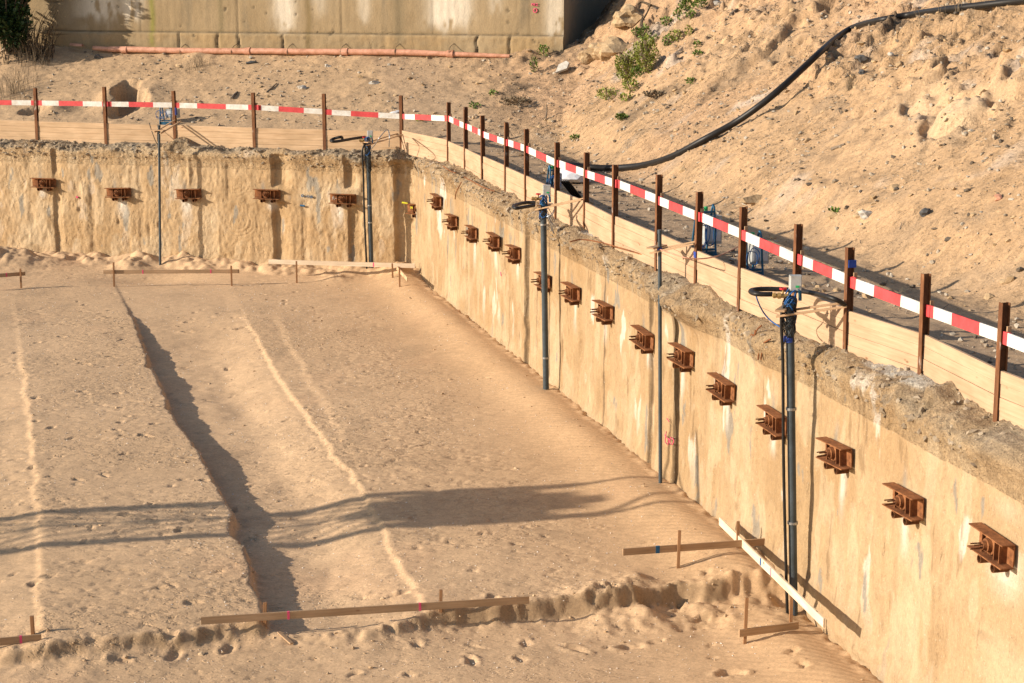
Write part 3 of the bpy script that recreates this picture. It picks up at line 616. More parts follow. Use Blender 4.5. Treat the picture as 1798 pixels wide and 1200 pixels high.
def hbeam(mb, p, top, tdir, ndir, b=.09, h=.10, tf=.010, mi=0, z0=-.9, lean=(0, 0)):
    T = Vector(tdir); N_ = Vector(ndir); p = Vector(p); q = p+Vector((lean[0], lean[1], 0))
    for c_, w, d in ((N_*(h/2-tf/2), b, tf), (-N_*(h/2-tf/2), b, tf), (Vector((0, 0, 0)), .010, h-2*tf-.002)):
        a = p+c_; b_ = q+c_
        vs = []
        for base_, zz in ((a, z0), (b_, top)):
            for i, j in ((-1, -1), (1, -1), (1, 1), (-1, 1)): vs.append(Vector((base_.x, base_.y, zz))+T*(i*w/2)+N_*(j*d/2))
        mb.add(vs, [(3, 2, 1, 0), (4, 5, 6, 7), (0, 1, 5, 4), (1, 2, 6, 5), (2, 3, 7, 6), (3, 0, 4, 7)], mi)
RZ = []
for i, (p, (a, ty, by)) in enumerate(zip(PB, posts)):
    d = (PB[min(i+1, len(PB)-1)]-PB[max(i-1, 0)]); d /= np.linalg.norm(d)
    if i <= 6: T, N_ = TL, NL
    else: T, N_ = TR, NR
    top = zat(p, ty); mb = MB(); ln = (random.uniform(-.025, .025), random.uniform(-.02, .02))
    hbeam(mb, p, top, T, N_, lean=ln); o = mb.build('steel_post', M_POST, fence)
    if i == 3 or i == 16 or i == 19:
        t_ = MB(); zz = {3: .95, 16: .45, 19: zat(p, 463)}[i]; hh = .10 if i != 3 else .22
        t_.beam(Vector(p)+Vector(N_)*.0+Vector((0, 0, zz-hh/2)), Vector(p)+Vector((0, 0, zz+hh/2)), .098, .108, up=tuple(N_)); t_.build('blue_tape', M_TAPE, o)
    RZ.append(zat(p, railp[i]))
BT = [.56, .55, .54, .54, .53, .52, .55, .52, .52, .54, .52, .53, .52, .50, .52, .53, .52, .54, .53, .52, .52, .52, .52, .53, .52]
for i in range(len(PB)-1):
    a, b = Vector(PB[i]), Vector(PB[i+1]); d = (b-a).normalized(); N_ = Vector(NL if i < 6 else NR)
    sd_ = d.cross(Vector((0, 0, 1))).normalized()
    if sd_.dot(N_) < 0: sd_ = -sd_
    mb = MB(); top = BT[i]; n = 4; hh = (top+.10)/n
    for k_ in range(n):
        z0 = -.10+hh*k_; j = sd_*random.uniform(-.006, .006)
        e0 = a-d*random.uniform(-.01, .03)+j; e1 = b+d*random.uniform(-.01, .03)+j
        mb.beam(e0+Vector((0, 0, z0+hh/2+random.uniform(-.0015, .0015))), e1+Vector((0, 0, z0+hh/2+random.uniform(-.0015, .0015))), .045, hh-.003, bev=.08)
    if random.random() < .8:
        c0 = a.lerp(b, random.uniform(.15, .3)) if random.random() < .5 else a.lerp(b, random.uniform(.7, .85))
    uvbox(mb.build('board_panel', M_BOARDB if i > 5 else M_BOARD, fence))
    # striped rail, slotted between the flanges with a small wedge behind it
    mb = MB(); L = (b-a).length; ra = a-d*.02; rb = b+d*random.uniform(.10, .17)
    za, zb = RZ[i], RZ[i+1]; cuts = [0, .10, .33, .66, .92, 1.0] if i % 3 else [0, .07, .28, .62, .88, 1.0]
    off = sd_*(.012 if i % 2 else -.014)
    for k_ in range(5):
        q0 = ra.lerp(rb, cuts[k_])+off+Vector((0, 0, za+(zb-za)*cuts[k_])); q1 = ra.lerp(rb, cuts[k_+1])+off+Vector((0, 0, za+(zb-za)*cuts[k_+1]))
        mb.beam(q0, q1, .022, .148, mi=(0 if k_ % 2 == 0 else 1))
    o = mb.build('striped_rail', [M_RED, M_WHITE], fence)
    w = MB(); w.beam(b+d*.04-sd_*.045+Vector((0, 0, zb-.05)), b+d*.045-sd_*.045+Vector((0, 0, zb+.13)), .03, .05, up=tuple(sd_)); uvbox(w.build('wedge', M_LATH, o))

# ------------------------------------------------------------ ground anchors
def make_anchor(label, loc, rz):
    r = thing('wall_anchor', label, 'wall anchor', loc, rz, 'rusty anchor heads in a row along the pit wall')
    b = MB(); L, Hh, D, t = .80, .265, .16, .014           # local x along wall, -y into the pit
    b.beam((-L/2, -.012, 0), (L/2, -.012, 0), t, Hh-.03)                    # web plate
    for s_ in (1, -1): b.beam((-L/2, -D/2-.005, s_*Hh/2), (L/2, -D/2-.005, s_*Hh/2), D, t)
    for x_, w_ in ((.13, .014), (.25, .014), (-.16, .014)): b.beam((x_, -.020, 0), (x_, -D*.72, 0), w_, Hh-.03)
    b.build('beam', M_RUST, r, local=True)
    p = MB(); p.ring((-.03, -.022, 0), (-.03, -.085, 0), .115, .05, 20); p.cyl((-.03, -.08, 0), (-.03, -.135, 0), .08, .078, 18); p.cyl((-.03, -.13, 0), (-.03, -.18, 0), .055, .05, 14)
    p.build('anchor_head', M_RUST, r, local=True)
    for k_, (x_, z_) in enumerate(((.022, .02), (-.024, .022), (.0, -.028), (.028, -.012))):
        q = MB(); q.cyl((-.03+x_, -.17, z_), (-.03+x_*1.25, -.29-.012*k_, z_*1.1-.004), .0085, n=6); q.build('strand', M_RUSTD, r, local=True)
    for x_ in (-.13, .19):
        q = MB(); q.ring((x_, .06, -Hh/2-.06), (x_, -.15, -Hh/2-.062), .05, .04, 12); q.cyl((x_, .06, -Hh/2-.06), (x_, -.06, -Hh/2-.06), .039, n=10)
        q.build('pipe_stub', M_RUSTD, r, local=True)
    return r
def copy_tree(o, label, loc, rz, flip=False):
    r = o.copy(); COL.objects.link(r); r.location = loc; r.rotation_euler = (random.uniform(-.03, .03), random.uniform(-.055, .055), rz+random.uniform(-.03, .03)); r['label'] = label
    for ch in o.children:
        if ch.get('solo'): continue
        c_ = ch.copy(); COL.objects.link(c_); c_.parent = r
    return r
RZL = math.atan2(TL[1], TL[0]); RZR = math.atan2(-TR[1], -TR[0])+math.pi
labL = ['rusty anchor at the left end of the back wall row', 'rusty anchor between the left end and the thin pipe on the back wall', 'rusty anchor just right of the thin grey pipe on the back wall',
        'rusty anchor in a chipped dark recess below a cut-out strip, middle of the back wall', 'rusty anchor marked with chalk figures just left of the thick pipe by the corner']
labR = ['small rusty anchor highest up right beside the pit corner on the side wall', 'second rusty anchor from the corner on the side wall, below the highest one', 'third rusty anchor from the corner on the side wall', 'fourth rusty anchor from the corner on the side wall',
        'fifth rusty anchor from the corner, last before the middle grey pipe', 'rusty anchor half hidden behind the middle thick grey pipe', 'rusty anchor first to the right of the middle thick grey pipe', 'rusty anchor midway between the middle thick pipe and the thin side-wall pipe',
        'rusty anchor touching the left side of the thin side-wall pipe', 'rusty anchor just right of the thin side-wall pipe below crumbling concrete', 'rusty anchor midway between the thin side-wall pipe and the nearest thick pipe', 'rusty anchor directly left of the nearest thick pipe and its cable',
        'rusty anchor first to the right of the nearest thick pipe', 'second rusty anchor from the right edge of the picture', 'largest rusty anchor, at the right edge of the picture']
first = None
for (a, b), lb in zip(anch_L, labL):
    p = WP(a, b, 'L', .03)
    if first is None: first = make_anchor(lb, tuple(p), RZL)
    else: last = copy_tree(first, lb, tuple(p), RZL)
mk = MB()                                               # chalk figures on the web of that anchor
for st_ in ([(-.33, -.05), (-.30, .06), (-.27, -.05)], [(-.24, 0), (-.20, 0)], [(-.12, .06), (-.165, .0), (-.155, -.05), (-.115, -.05), (-.11, -.01), (-.15, .0)]):
    mk.tube([(u, -.024, v) for u, v in st_], .007, 5, sub=3)
o = mk.build('chalk_figures', M_WHITE, last, local=True); o['solo'] = 1
for (a, b), lb in zip(anch_R, labR): copy_tree(first, lb, tuple(WP(a, b, 'R', .03)), RZR)
p = WP(737, 367, 'L', .05); yl = copy_tree(first, 'rusty anchor with yellow paint in the pit corner', tuple(p), RZL-.25)
mk = MB()
for _ in range(5): u = random.uniform(-.3, -.12); v = random.uniform(-.05, .05); mk.tube([(u, -.026, v), (u+.05, -.026, v+.02), (u+.09, -.026, v-.02)], .014, 5)
o = mk.build('yellow_paint', M_YEL, yl, local=True); o['solo'] = 1

# ------------------------------------------------------------ old concrete wall at the back
PC0 = np.array([0, BL, 0])-NL*SW
def CP(px, py, off=0.0):
    n = NL; p0 = PC0+n*off; d = sight(px, py); return EYE+d*(((p0-EYE)@n)/(d@n))
CEND = CP(990, 40); CEND[2] = 0
zseam = CP(560, 61)[2]
def csl(px): return float((CP(px, 40)-CEND)@TL)
cwall = thing('concrete_wall', 'long weathered concrete wall with white stains standing above the sand bank', 'wall', tuple(CEND))
ss = np.concatenate([np.arange(-40, -17, .5), np.arange(-17, 0.001, .05)]); zz = np.concatenate([np.arange(1.2, 5.2, .045), [5.6, 6.2, 6.8]])
Sg, Zg = np.meshgrid(ss, zz)
d = .012*fbm(Sg*2, Zg*2, None, 4, 201)+.004*np.abs(np.sin(Sg*math.pi/.25))
pl = sm(.02, -.01, Zg-zseam-.015*fbm(Sg*3, Sg*0, None, 3, 202)); d = d+pl*(.07+.02*fbm(Sg*5, Zg*5, None, 3, 203))-np.exp(-((Zg-zseam-.03)/.03)**2)*.03
jt = np.array([csl(q) for q in (247, 418, 600, 760, 930)])
jt2 = np.array([csl(q) for q in (315, 384, 419, 497, 838, 895)])
for j in jt: d = d-(1-pl)*.02*np.exp(-((Sg-j)/.03)**2)
for j in jt2: d = d-pl*.07*np.exp(-((Sg-j-.06*fbm(Zg*4, Zg*0+j, None, 3, 204))/.035)**2)
C = mix((.26, .19, .105), (.35, .262, .155), .5+.6*fbm(Sg*.6, Zg*.35, None, 4, 205)); C = mix(C, (.17, .14, .095), sm(.1, .7, fbm(Sg*2.3, Zg*.5, None, 4, 206))*.6)
for px, w, z1, st_ in ((178, .75, 3.2, 1), (232, .35, 3.4, .9), (500, .35, 3.1, .9), (780, .5, 3.05, 1), (812, .3, 3.3, .8), (975, .3, 2.6, .7), (640, .2, 3.2, .5), (560, .25, 3.6, .4), (870, .2, 3.5, .4)):
    q = np.exp(-((Sg-csl(px))/w)**2)*sm(z1-.2, z1+.5, Zg+.3*fbm(Sg*4, Zg*2, None, 3, 207))*sm(-.35, .15, fbm(Sg*4.5, Zg*1.8, None, 4, 208)+.12)
    C = mix(C, (.60, .53, .42), np.clip(q*1.4, 0, 1)*st_)
for px, w, c_ in ((268, .10, (.20, .20, .03)), (542, .10, (.17, .12, .05)), (388, .12, (.19, .15, .08)), (700, .2, (.17, .135, .08))):
    C = mix(C, c_, np.exp(-((Sg-csl(px)-.04*fbm(Zg*2, Zg*0, None, 2, 209))/w)**2)*.7)
C = mix(C, (.34, .235, .12), pl*sm(-.2, .5, fbm(Sg*1.2, Zg*2, None, 3, 210))*.8)
C = mix(C, (.05, .04, .03), np.exp(-((Zg-zseam-.03-.012*fbm(Sg*7, Sg*0, None, 3, 211))/.02)**2)*.75)
for j in jt: C = mix(C, (.09, .07, .045), (1-pl)*np.exp(-((Sg-j)/.022)**2)*.6)
for j in jt2: C = mix(C, (.05, .04, .03), pl*np.exp(-((Sg-j-.06*fbm(Zg*4, Zg*0+j, None, 3, 204))/.03)**2)*.8)
hole = sm(.66, .74, fbm(Sg*6+4, Zg*5, None, 2, 212))*sm(.0, .3, fbm(Sg*.7, Zg*.7, None, 2, 214)); C = mix(C, (.06, .05, .035), hole*.7); d = d-hole*.03
C = C*(1+.06*fbm(Sg*12, Zg*5, None, 3, 213))[..., None]
Vv = TL[None, None]*Sg[..., None]+NL[None, None]*d[..., None]; Vv[..., 2] = Zg
np_mesh('wall_face', Vv.reshape(-1, 3), grid_faces(*Sg.shape), M_CONC, C.reshape(-1, 3), parent=cwall)
mb = MB(); t0 = Vector(TL)*-40; bk = -Vector(NL)
def slab(a, b, zz0, zz1, th0, th1):
    vs = []
    for q in (a, b):
        for t_ in (th0, th1):
            for z_ in (zz0, zz1): vs.append(q+bk*t_+Vector((0, 0, z_)))
    mb.add(vs, [(0, 2, 3, 1), (4, 5, 7, 6), (0, 4, 6, 2), (1, 3, 7, 5), (2, 6, 7, 3), (0, 1, 5, 4)])
slab(t0, Vector((0, 0, 0)), 1.0, 6.82, .06, 9.0)
o = mb.build('wall_core', M_CONC, cwall, local=True)
ca = o.data.color_attributes.new('col', 'FLOAT_COLOR', 'POINT'); ca.data.foreach_set('color', [.24, .20, .14, 1]*len(o.data.vertices))
def cmark(name, sts, w, mat):
    mb = MB()
    for s_ in sts: mb.tube([CP(a, b, .03) for a, b in s_], w, 5, sub=4)
    return mb.build(name, mat, cwall)
cmark('red_marks', [[(934, 6), (934, 10)], [(934, 7), (937, 7), (937, 10)], [(939, 6), (939, 10)], [(941, 7), (944, 7)], [(941, 10), (944, 10)], [(940, 15), (943, 18), (941, 22), (937, 21), (937, 17), (940, 15)]], .014, M_PINK)

# ------------------------------------------------------------ orange drain pipe along the wall
tp = [(191, 87), (230, 87), (300, 89), (385, 90), (455, 90), (540, 91), (630, 91.5), (700, 92), (770, 94.5), (830, 96.5), (895, 99)]
path = []
for a, b in tp:
    p = CP(a, b, .34); path.append(p)
op = thing('drain_pipe', 'long orange plastic drain pipe lying along the foot of the concrete wall', 'pipe', tuple(path[0]))
mb = MB(); mb.tube(path, lambda t: .10 if t < .72 else .10-.04*(t-.72)/.28, 14, sub=4); mb.build('pipe_run', M_ORANGE, op)
for i_, (a, b) in enumerate([(218, 88), (434, 90), (605, 91.5), (790, 95)]):
    q = Vector(CP(a, b, .34)); mb = MB(); mb.ring(q-Vector(TL)*.09, q+Vector(TL)*.09, .118, .08, 16); mb.ring(q+Vector(TL)*.07, q+Vector(TL)*.12, .128, .08, 16); mb.build('socket', M_ORANGE, op)
for a in (318, 408, 506, 600, 695, 790):
    q = CP(a, 90, .34); mb = MB(); mb.tube([q+np.array([0, .0, -.12])+NL*.06, q+NL*.11, q+np.array([0, 0, .10]), q-NL*.14+np.array([0, 0, .16]), q-NL*.30+np.array([.08, 0, .26])], .011, 6); mb.build('wire_tie', M_TWIG, op)
bp = thing('drain_pipe', 'short broken orange pipe end left of the long drain pipe', 'pipe', tuple(CP(170, 85, .34)))
mb = MB(); mb.tube([CP(164, 84.5, .34), CP(178, 86, .34), CP(197, 87, .34)], .08, 14, sub=3); mb.ring(CP(194, 87, .34), CP(200, 87, .34), .098, .07, 14); mb.build('pipe_run', M_ORANGE, bp)
bp = thing('pipe_shard', 'curved orange pipe shard in the shade of the dark bush', 'pipe piece', tuple(CP(134, 81, .34)))
mb = MB(); v_ = []; a_, b_ = Vector(CP(124, 80, .34)), Vector(CP(145, 82, .34)); dd, s_, u_ = frame(b_-a_)
for q in (a_, b_):
    for rr in (.085, .075):
        for k_ in range(7):
            an = math.pi*(.0+k_/6); v_.append(q+s_*math.cos(an)*rr+u_*math.sin(an)*rr)
fs_ = []
for k_ in range(6): fs_ += [(k_, k_+1, 15+k_, 14+k_), (7+k_, 21+k_, 22+k_, 8+k_), (k_, 7+k_, 8+k_, k_+1), (14+k_, 15+k_, 22+k_, 21+k_)]
mb.add(v_, fs_); mb.build('shard', M_ORANGE, bp)

# ------------------------------------------------------------ black pipe down the slope
hp = [(985, 283, .10), (1005, 290, .12), (1035, 294, .10), (1080, 295, .08), (1130, 290, .08), (1180, 275, .08), (1235, 246, .10), (1290, 216, .15), (1335, 185, .28), (1375, 152, .45), (1410, 120, .45), (1440, 92, .25), (1470, 66, .10), (1500, 48, .08), (1545, 36, .08), (1600, 26, .08), (1660, 17, .08), (1720, 10, .08), (1790, 2, .08), (1860, -6, .08)]
pts = []
for a, b, lift in hp:
    q = Rt(a, b); d = sight(a, b); lo = q-d*0
    for k_ in range(80):
        lo = lo-d*.05
        if lo[2]-tz(lo[0], lo[1]) > lift: break
    pts.append(lo)
mb = MB(); mb.tube(pts, .078, 14, sub=8)
tag(mb.build('black_hose', M_BLACK, org=pts[0]), 'thick black plastic pipe snaking down the sandy slope', 'pipe')

# ------------------------------------------------------------ well pipes with their fittings
def gz(p): return fz(p[0], p[1])
LEAN = {1: -.12, 2: .05, 3: .07, 4: .08, 5: .19}; LN = [0, 0, 1]
def lx(z): return LN[0]*(LN[1]-z)/(LN[1]-LN[2])
def well(px, top_py, off, r, side, label, kind):
    p = WP(px, 620 if side == 'R' else 400, side, off); x, y = p[0], p[1]; zt = zat(p, top_py)
    g = gz(p+np.array([LEAN[kind], 0, 0])); LN[:] = [LEAN[kind], zt, g]; t = thing('well_pipe', label, 'well pipe', (x, y, g-.05), 0, 'grey well pipes standing along the pit walls')
    mb = MB(); mb.cyl((x+lx(g-.3), y, g-.3), (x, y, zt), r, n=20, cap=True); mb.build('pipe', M_PVC, t)
    return t, Vector((x, y, 0)), zt, g
def rnd_coil(c_, rad, z0, z1, n, w, mat, parent, name='cable_coil'):
    mb = MB()
    for i in range(n):
        a0 = random.uniform(0, 6.28); tx, ty = random.uniform(-.2, .2), random.uniform(-.2, .2); zc = random.uniform(z0, z1); h = random.uniform(.5, 1)*(z1-z0)*.5
        mb.tube([(c_.x+math.cos(a0+u)*rad*random.uniform(.85, 1.1), c_.y+math.sin(a0+u)*rad*random.uniform(.85, 1.1), zc+h*math.cos(u)+tx*math.sin(u)*.1) for u in np.linspace(0, 6.28, 9)], w, 5, sub=3)
    return mb.build(name, mat, parent)
def head(t, c_, zt, r, sc=1.0, box=True, valve=True):
    x, y = c_.x, c_.y
    mb = MB(); mb.ring((x, y, zt-.02), (x, y, zt+.03), r*1.18, r*.3, 18); mb.cyl((x, y, zt), (x, y, zt+.06), r*.6, n=14); mb.build('cap', M_BLUE, t)
    mb = MB(); mb.tube([(x, y, zt+.05), (x, y, zt+.17), (x+.05, y-.02, zt+.22), (x+.12, y-.03, zt+.20), (x+.135, y-.03, zt+.06)], .024, 8); mb.build('blue_elbow', M_BLUE, t)
    rnd_coil(c_, r*1.35, zt-.42*sc, zt+.02, int(11*sc), .0075, M_BLACK, t); rnd_coil(c_, r*1.25, zt-.2, zt+.16, 6, .010, M_CABLE, t)
    if box:
        mb = MB(); mb.cyl((x+.07, y+.02, zt), (x+.07, y+.02, zt+.22), .012, n=8); mb.beam((x+.07, y+.02, zt+.20), (x+.07, y+.02, zt+.40), .16, .14, up=(0, 1, 0), bev=.08); o = mb.build('junction_box', M_GREY, t)
        mb = MB(); mb.beam((x+.09, y-.055, zt+.24), (x+.09, y-.055, zt+.27), .05, .005, up=(0, 1, 0)); mb.build('green_label', M_GREEN, o)
    if valve:
        mb = MB(); mb.cyl((x-.03, y-.02, zt+.12), (x-.24, y-.03, zt+.13), .030, n=12); mb.ring((x-.13, y-.025, zt+.127), (x-.17, y-.026, zt+.127), .044, .02, 8); mb.ring((x-.20, y-.025, zt+.13), (x-.23, y-.026, zt+.13), .040, .02, 8); mb.cyl((x-.10, y-.02, zt+.12), (x-.10, y-.02, zt+.22), .014, n=8); v = mb.build('valve', M_BRASS, t)
        mb = MB(); mb.ring((x-.10, y-.02, zt+.21), (x-.10, y-.02, zt+.235), .05, .036, 12); mb.beam((x-.145, y-.02, zt+.222), (x-.055, y-.02, zt+.222), .014, .014); mb.build('handle', M_VRED, v)
def side_cable(t, c_, zt, g, r, off=(-.10, -.03), w=.018):
    mb = MB(); x, y = c_.x+off[0], c_.y+off[1]
    mb.tube([(c_.x-.03, c_.y, zt+.08), (x, y, zt-.15), (x+.005+lx(zt-.8), y, zt-.8), (x-.004+lx((zt+g)/2), y, (zt+g)/2), (x+.008+lx(g+.8), y, g+.8), (x+.02+lx(g-.1), y, g-.1)], w, 8); mb.build('cable', M_BLACK, t)
def clamp(t, c_, zt, r, px_y):
    for k_ in px_y:
        mb = MB(); mb.ring((c_.x+lx(k_), c_.y, k_), (c_.x+lx(k_), c_.y, k_+.035), r*1.14, r*.9, 18); mb.build('band', M_STEEL, t)
def bracket(label, c_, z, post, fwd, two=True, ext=.25, zpost=None):
    a = Vector((c_.x, c_.y, z)); b = Vector((post[0], post[1], zpost if zpost is not None else z+.02)); d = (b-a); d.normalize(); s_ = d.cross(Vector((0, 0, 1))).normalized()
    t = thing('timber_bracket', label, 'timber bracket', tuple(a), 0, 'timber brackets holding the well pipes'); rr = .10
    for i, q in enumerate((1, -1) if two else (1,)):
        mb = MB(); mb.beam(a-d*ext+s_*rr*q+Vector((0, 0, .03*i)), b-d*.02+s_*rr*q+Vector((0, 0, .03*i)), .055, .028, bev=.1); uvbox(mb.build('plank', M_LATH, t))
    mb = MB(); mb.beam(a-d*(ext*.55)-s_*.28+Vector((0, 0, .075)), a-d*(ext*.55)+s_*.22+Vector((0, 0, .085)), .13, .028); uvbox(mb.build('cross_piece', M_LATH, t)); return t
# nearest thick pipe
t5, c5, z5, g5 = well(1384, 535, .36, .058, 'R', 'nearest thick grey well pipe with valve, hose loop and cable coils', 5)
head(t5, c5, z5, .066); side_cable(t5, c5, z5, g5, .066, (-.115, -.04), .022); clamp(t5, c5, z5, .066, [zat(c5, 920), zat(c5, 720)])
zh = z5+.12; mb = MB(); mb.tube([U(1356, 517, zh), U(1340, 517, zh), U(1326, 516, zh), U(1318, 512.5, zh), U(1322, 509.5, zh), U(1336, 508, zh), U(1360, 508, zh), U(1395, 510, zh), U(1428, 515, zh+.02), U(1455, 522, zh+.05), U(1475, 530, zh), U(1485, 540, zh-.15), U(1478, 552, .05), U(1440, 540, .03), U(1390, 520, .03), U(1350, 498, .03), U(1320, 483, .03)], .034, 12, sub=7)
mb.build('hose', M_BLACK, t5)
mb = MB(); mb.tube([U(1327, 517, zh-.02), U(1331, 530, zh-.12), U(1340, 548, zh-.3), U(1353, 563, zh-.42), U(1372, 576, zh-.5)], .011, 6); mb.build('blue_line', M_CABLE, t5)
mb = MB(); mb.ring((c5.x, c5.y, z5-.52), (c5.x, c5.y, z5-.44), .069, .06, 18); mb.build('blue_tape', M_TAPE, t5)
bracket('pale timber bracket tying the nearest thick well pipe to the fence', c5, zat(c5, 551), PB[19], 1, ext=.16, zpost=zat(PB[19], 536))
# thin side wall pipe
t4, c4, z4, g4 = well(1155, 408, .30, .032, 'R', 'thin grey well pipe halfway along the side wall', 4)
mb = MB(); mb.tube([(c4.x, c4.y, z4-.15), (c4.x+.03, c4.y, z4-.3), (c4.x+.01, c4.y, z4-.5)], .008, 6); mb.build('yellow_wire', M_YEL, t4); zc = zat(c4, 438)
mb = MB(); mb.cyl((c4.x, c4.y, zc-.03), (c4.x, c4.y, zc+.03), .042, n=14); mb.build('blue_tape', M_TAPE, t4)
mb = MB(); mb.cyl((c4.x, c4.y, z4-.02), (c4.x, c4.y, z4+.04), .038, n=14); mb.build('cap', M_PVC, t4)
mb = MB(); mb.tube([(c4.x, c4.y, zc), U(1190, 449, .62), U(1220, 455, .60), U(1260, 450, .6), U(1295, 434, .62)], .010, 6); mb.build('orange_lead', M_ORANGE, t4)
bracket('slim timber bracket on the thin side-wall pipe', c4, zc-.03, PB[16], 1, two=True, ext=.12, zpost=zat(PB[16], 427))
# middle thick pipe
t3, c3, z3, g3 = well(953, 360, .36, .062, 'R', 'middle thick grey well pipe on the side wall with looped hose on top', 3)
head(t3, c3, z3, .062, .7); clamp(t3, c3, z3, .062, [zat(c3, 630), zat(c3, 396)])
zh = z3+.10; mb = MB(); mb.tube([U(940, 356, zh), U(925, 356, zh), U(910, 359, zh), U(901, 363, zh), U(906, 366, zh), U(920, 364, zh), U(938, 361, zh)], .034, 12, sub=6); mb.build('hose', M_BLACK, t3)
rnd_coil(c3+Vector((.14, 0, 0)), .09, z3-.5, z3-.05, 5, .008, M_STEEL, t3)
bracket('double timber bracket on the middle thick well pipe', c3, zat(c3, 366), PB[13], 1, ext=.12, zpost=zat(PB[13], 350))
# thick pipe by the corner
t2, c2, z2, g2 = well(648, 255, .42, .066, 'L', 'thick grey well pipe near the corner in front of the back wall', 2)
head(t2, c2, z2, .066, 1.3); side_cable(t2, c2, z2, g2, .066, (-.15, -.05), .028); clamp(t2, c2, z2, .066, [zat(c2, 362), zat(c2, 392)])
zh = z2+.18; mb = MB(); mb.tube([U(641, 241, zh), U(625, 243, zh), U(610, 245.5, zh), U(596, 248, zh), U(585, 249, zh), U(581, 247, zh+.02), U(587, 243.5, zh+.06), U(599, 241, zh+.1), U(601, 244, zh+.02)], .04, 12, sub=6); mb.build('hose', M_BLACK, t2)
mb = MB(); mb.tube([U(652, 262, z2), U(660, 252, z2+.2), U(668, 240, .6), U(680, 228, .65), U(684, 240, .5), U(683, 258, .2)], .016, 6); mb.build('grey_line', M_STEEL, t2)
bracket('timber bracket on the thick pipe by the corner', c2, z2+.02, PB[6]+TL*-.0, 1, ext=.12, zpost=z2+.25)
# thin pipe on the back wall
t1, c1, z1, g1 = well(286, 222, .55, .036, 'L', 'thin dark well pipe in front of the back wall', 1)
mb = MB(); mb.cyl((c1.x, c1.y, z1-.03), (c1.x, c1.y, z1+.03), .045, n=12); mb.build('cap', M_PVC, t1)
mb = MB(); mb.tube([(c1.x-.02, c1.y, z1-.05), (c1.x-.06, c1.y, z1-.3), (c1.x-.03, c1.y, z1-.7), (c1.x-.12, c1.y, z1-.9)], .012, 6); mb.tube([U(262, 216, .6), U(268, 235, .3), U(276, 253, .0), U(284, 255, -.05)], .012, 6); mb.build('wires', M_BLACK, t1)
bracket('weathered timber bracket on the thin back-wall pipe', c1, z1-.18, (PB[3][0]+.1, PB[3][1]-.05), 1, ext=.1, zpost=z1+.08)

# ------------------------------------------------------------ cabinets on blue stands behind the fence
def cabinet(px, py, w, h, label, ang, coil=4, stand=True):
    p = U(px, py, 0) if px > 500 else Rt(px, py); t = thing('electrical_cabinet', label, 'electrical cabinet', (p[0], p[1], tz(p[0], p[1])-.02), ang, 'grey cabinets on blue stands behind the fence')
    mb = MB(); mb.beam((.06, .04, .20), (.06, .04, .20+h), w, .2, up=(0, 1, 0), bev=.05); o = mb.build('cabinet', M_GREY, t, local=True)
    mb = MB(); mb.beam((.06, -.064, .25), (.06, -.064, .15+h), w-.06, .008, up=(0, 1, 0)); mb.cyl((.06+w*.36, -.06, .2+h*.5), (.06+w*.36, -.085, .2+h*.5), .015, n=8); mb.build('door', M_PLAST, o, local=True)
    mb = MB()
    for s_ in (-1, 1):
        x_ = s_*(w/2-.02)-.10; mb.tube([(x_, -.2, 0), (x_, -.15, .3), (x_, -.10, .31+h), (x_, .0, .33+h), (x_, .20, .0)], .020, 8, sub=3)
    for z_ in (.12, .29+h): mb.beam((-w/2-.08, -.12, z_), (w/2-.12, -.12, z_), .035, .035)
    mb.beam((-w/2-.08, -.17, .03), (w/2-.12, -.17, .03), .04, .12); mb.build('stand', M_BLUE, t, local=True)
    if coil:
        mb = MB()
        for k_ in range(coil):
            a_ = random.uniform(-.12, .12); hx = random.uniform(.05, .12); zc = random.uniform(.10, .18)+h*.55
            mb.tube([(a_-w*.45+math.sin(u)*hx, -.19-random.uniform(0, .04), zc+math.cos(u)*random.uniform(.35, .5)*h) for u in np.linspace(0, 6.28, 11)], .008, 5, sub=3)
        mb.build('cable_coil', M_CABLE, t, local=True)
    mb = MB(); mb.cyl((-.10, -.06, .31+h), (-.10, -.06, .38+h), .035, n=10); mb.build('green_cap', M_GREEN, t, local=True)
    return t
cabinet(1244, 452, .34, .50, 'grey cabinet on a blue stand hung with many blue cables', .35, 5)
cabinet(1326, 486, .32, .36, 'small pale cabinet on a blue stand behind the rail, right of the cable-hung one', .35, 2)
cabinet(300, 219, .40, .26, 'small cabinet on a blue stand behind the back fence', -.2, 3)
cabinet(975, 344, .16, .30, 'small cabinet with tangled leads behind the fence near the white sack', .3, 5)
p = U(1012, 320, 0.05); mb = MB(); mb.rock((p[0], p[1], tz(p[0], p[1])+.12), (.42, .36, .22), seed=3, sub=3, rough=.5)
tag(mb.build('sack', M_PLAST, org=p), 'crumpled white plastic sack beneath the black pipe behind the fence', 'sack')
p0, p1 = U(985, 318, .55), U(1012, 352, .05); mb = MB()
for k_ in range(4): mb.cyl(p0+np.array([k_*.05, 0, 0]), p1+np.array([k_*.05, .05, 0]), .022, n=8)
tag(mb.build('tube_bundle', M_BLACK, org=p0), 'bundle of dark tubes leaning behind the fence by the white sack', 'tubes')
q = U(697, 224, .35); mb = MB(); mb.rock((q[0], q[1], tz(q[0], q[1])+.03), (.16, .10, .06), seed=5, sub=2, rough=.6); tag(mb.build('litter', M_PLAST, org=q), 'scrap of white litter on the sand behind the back fence', 'litter')
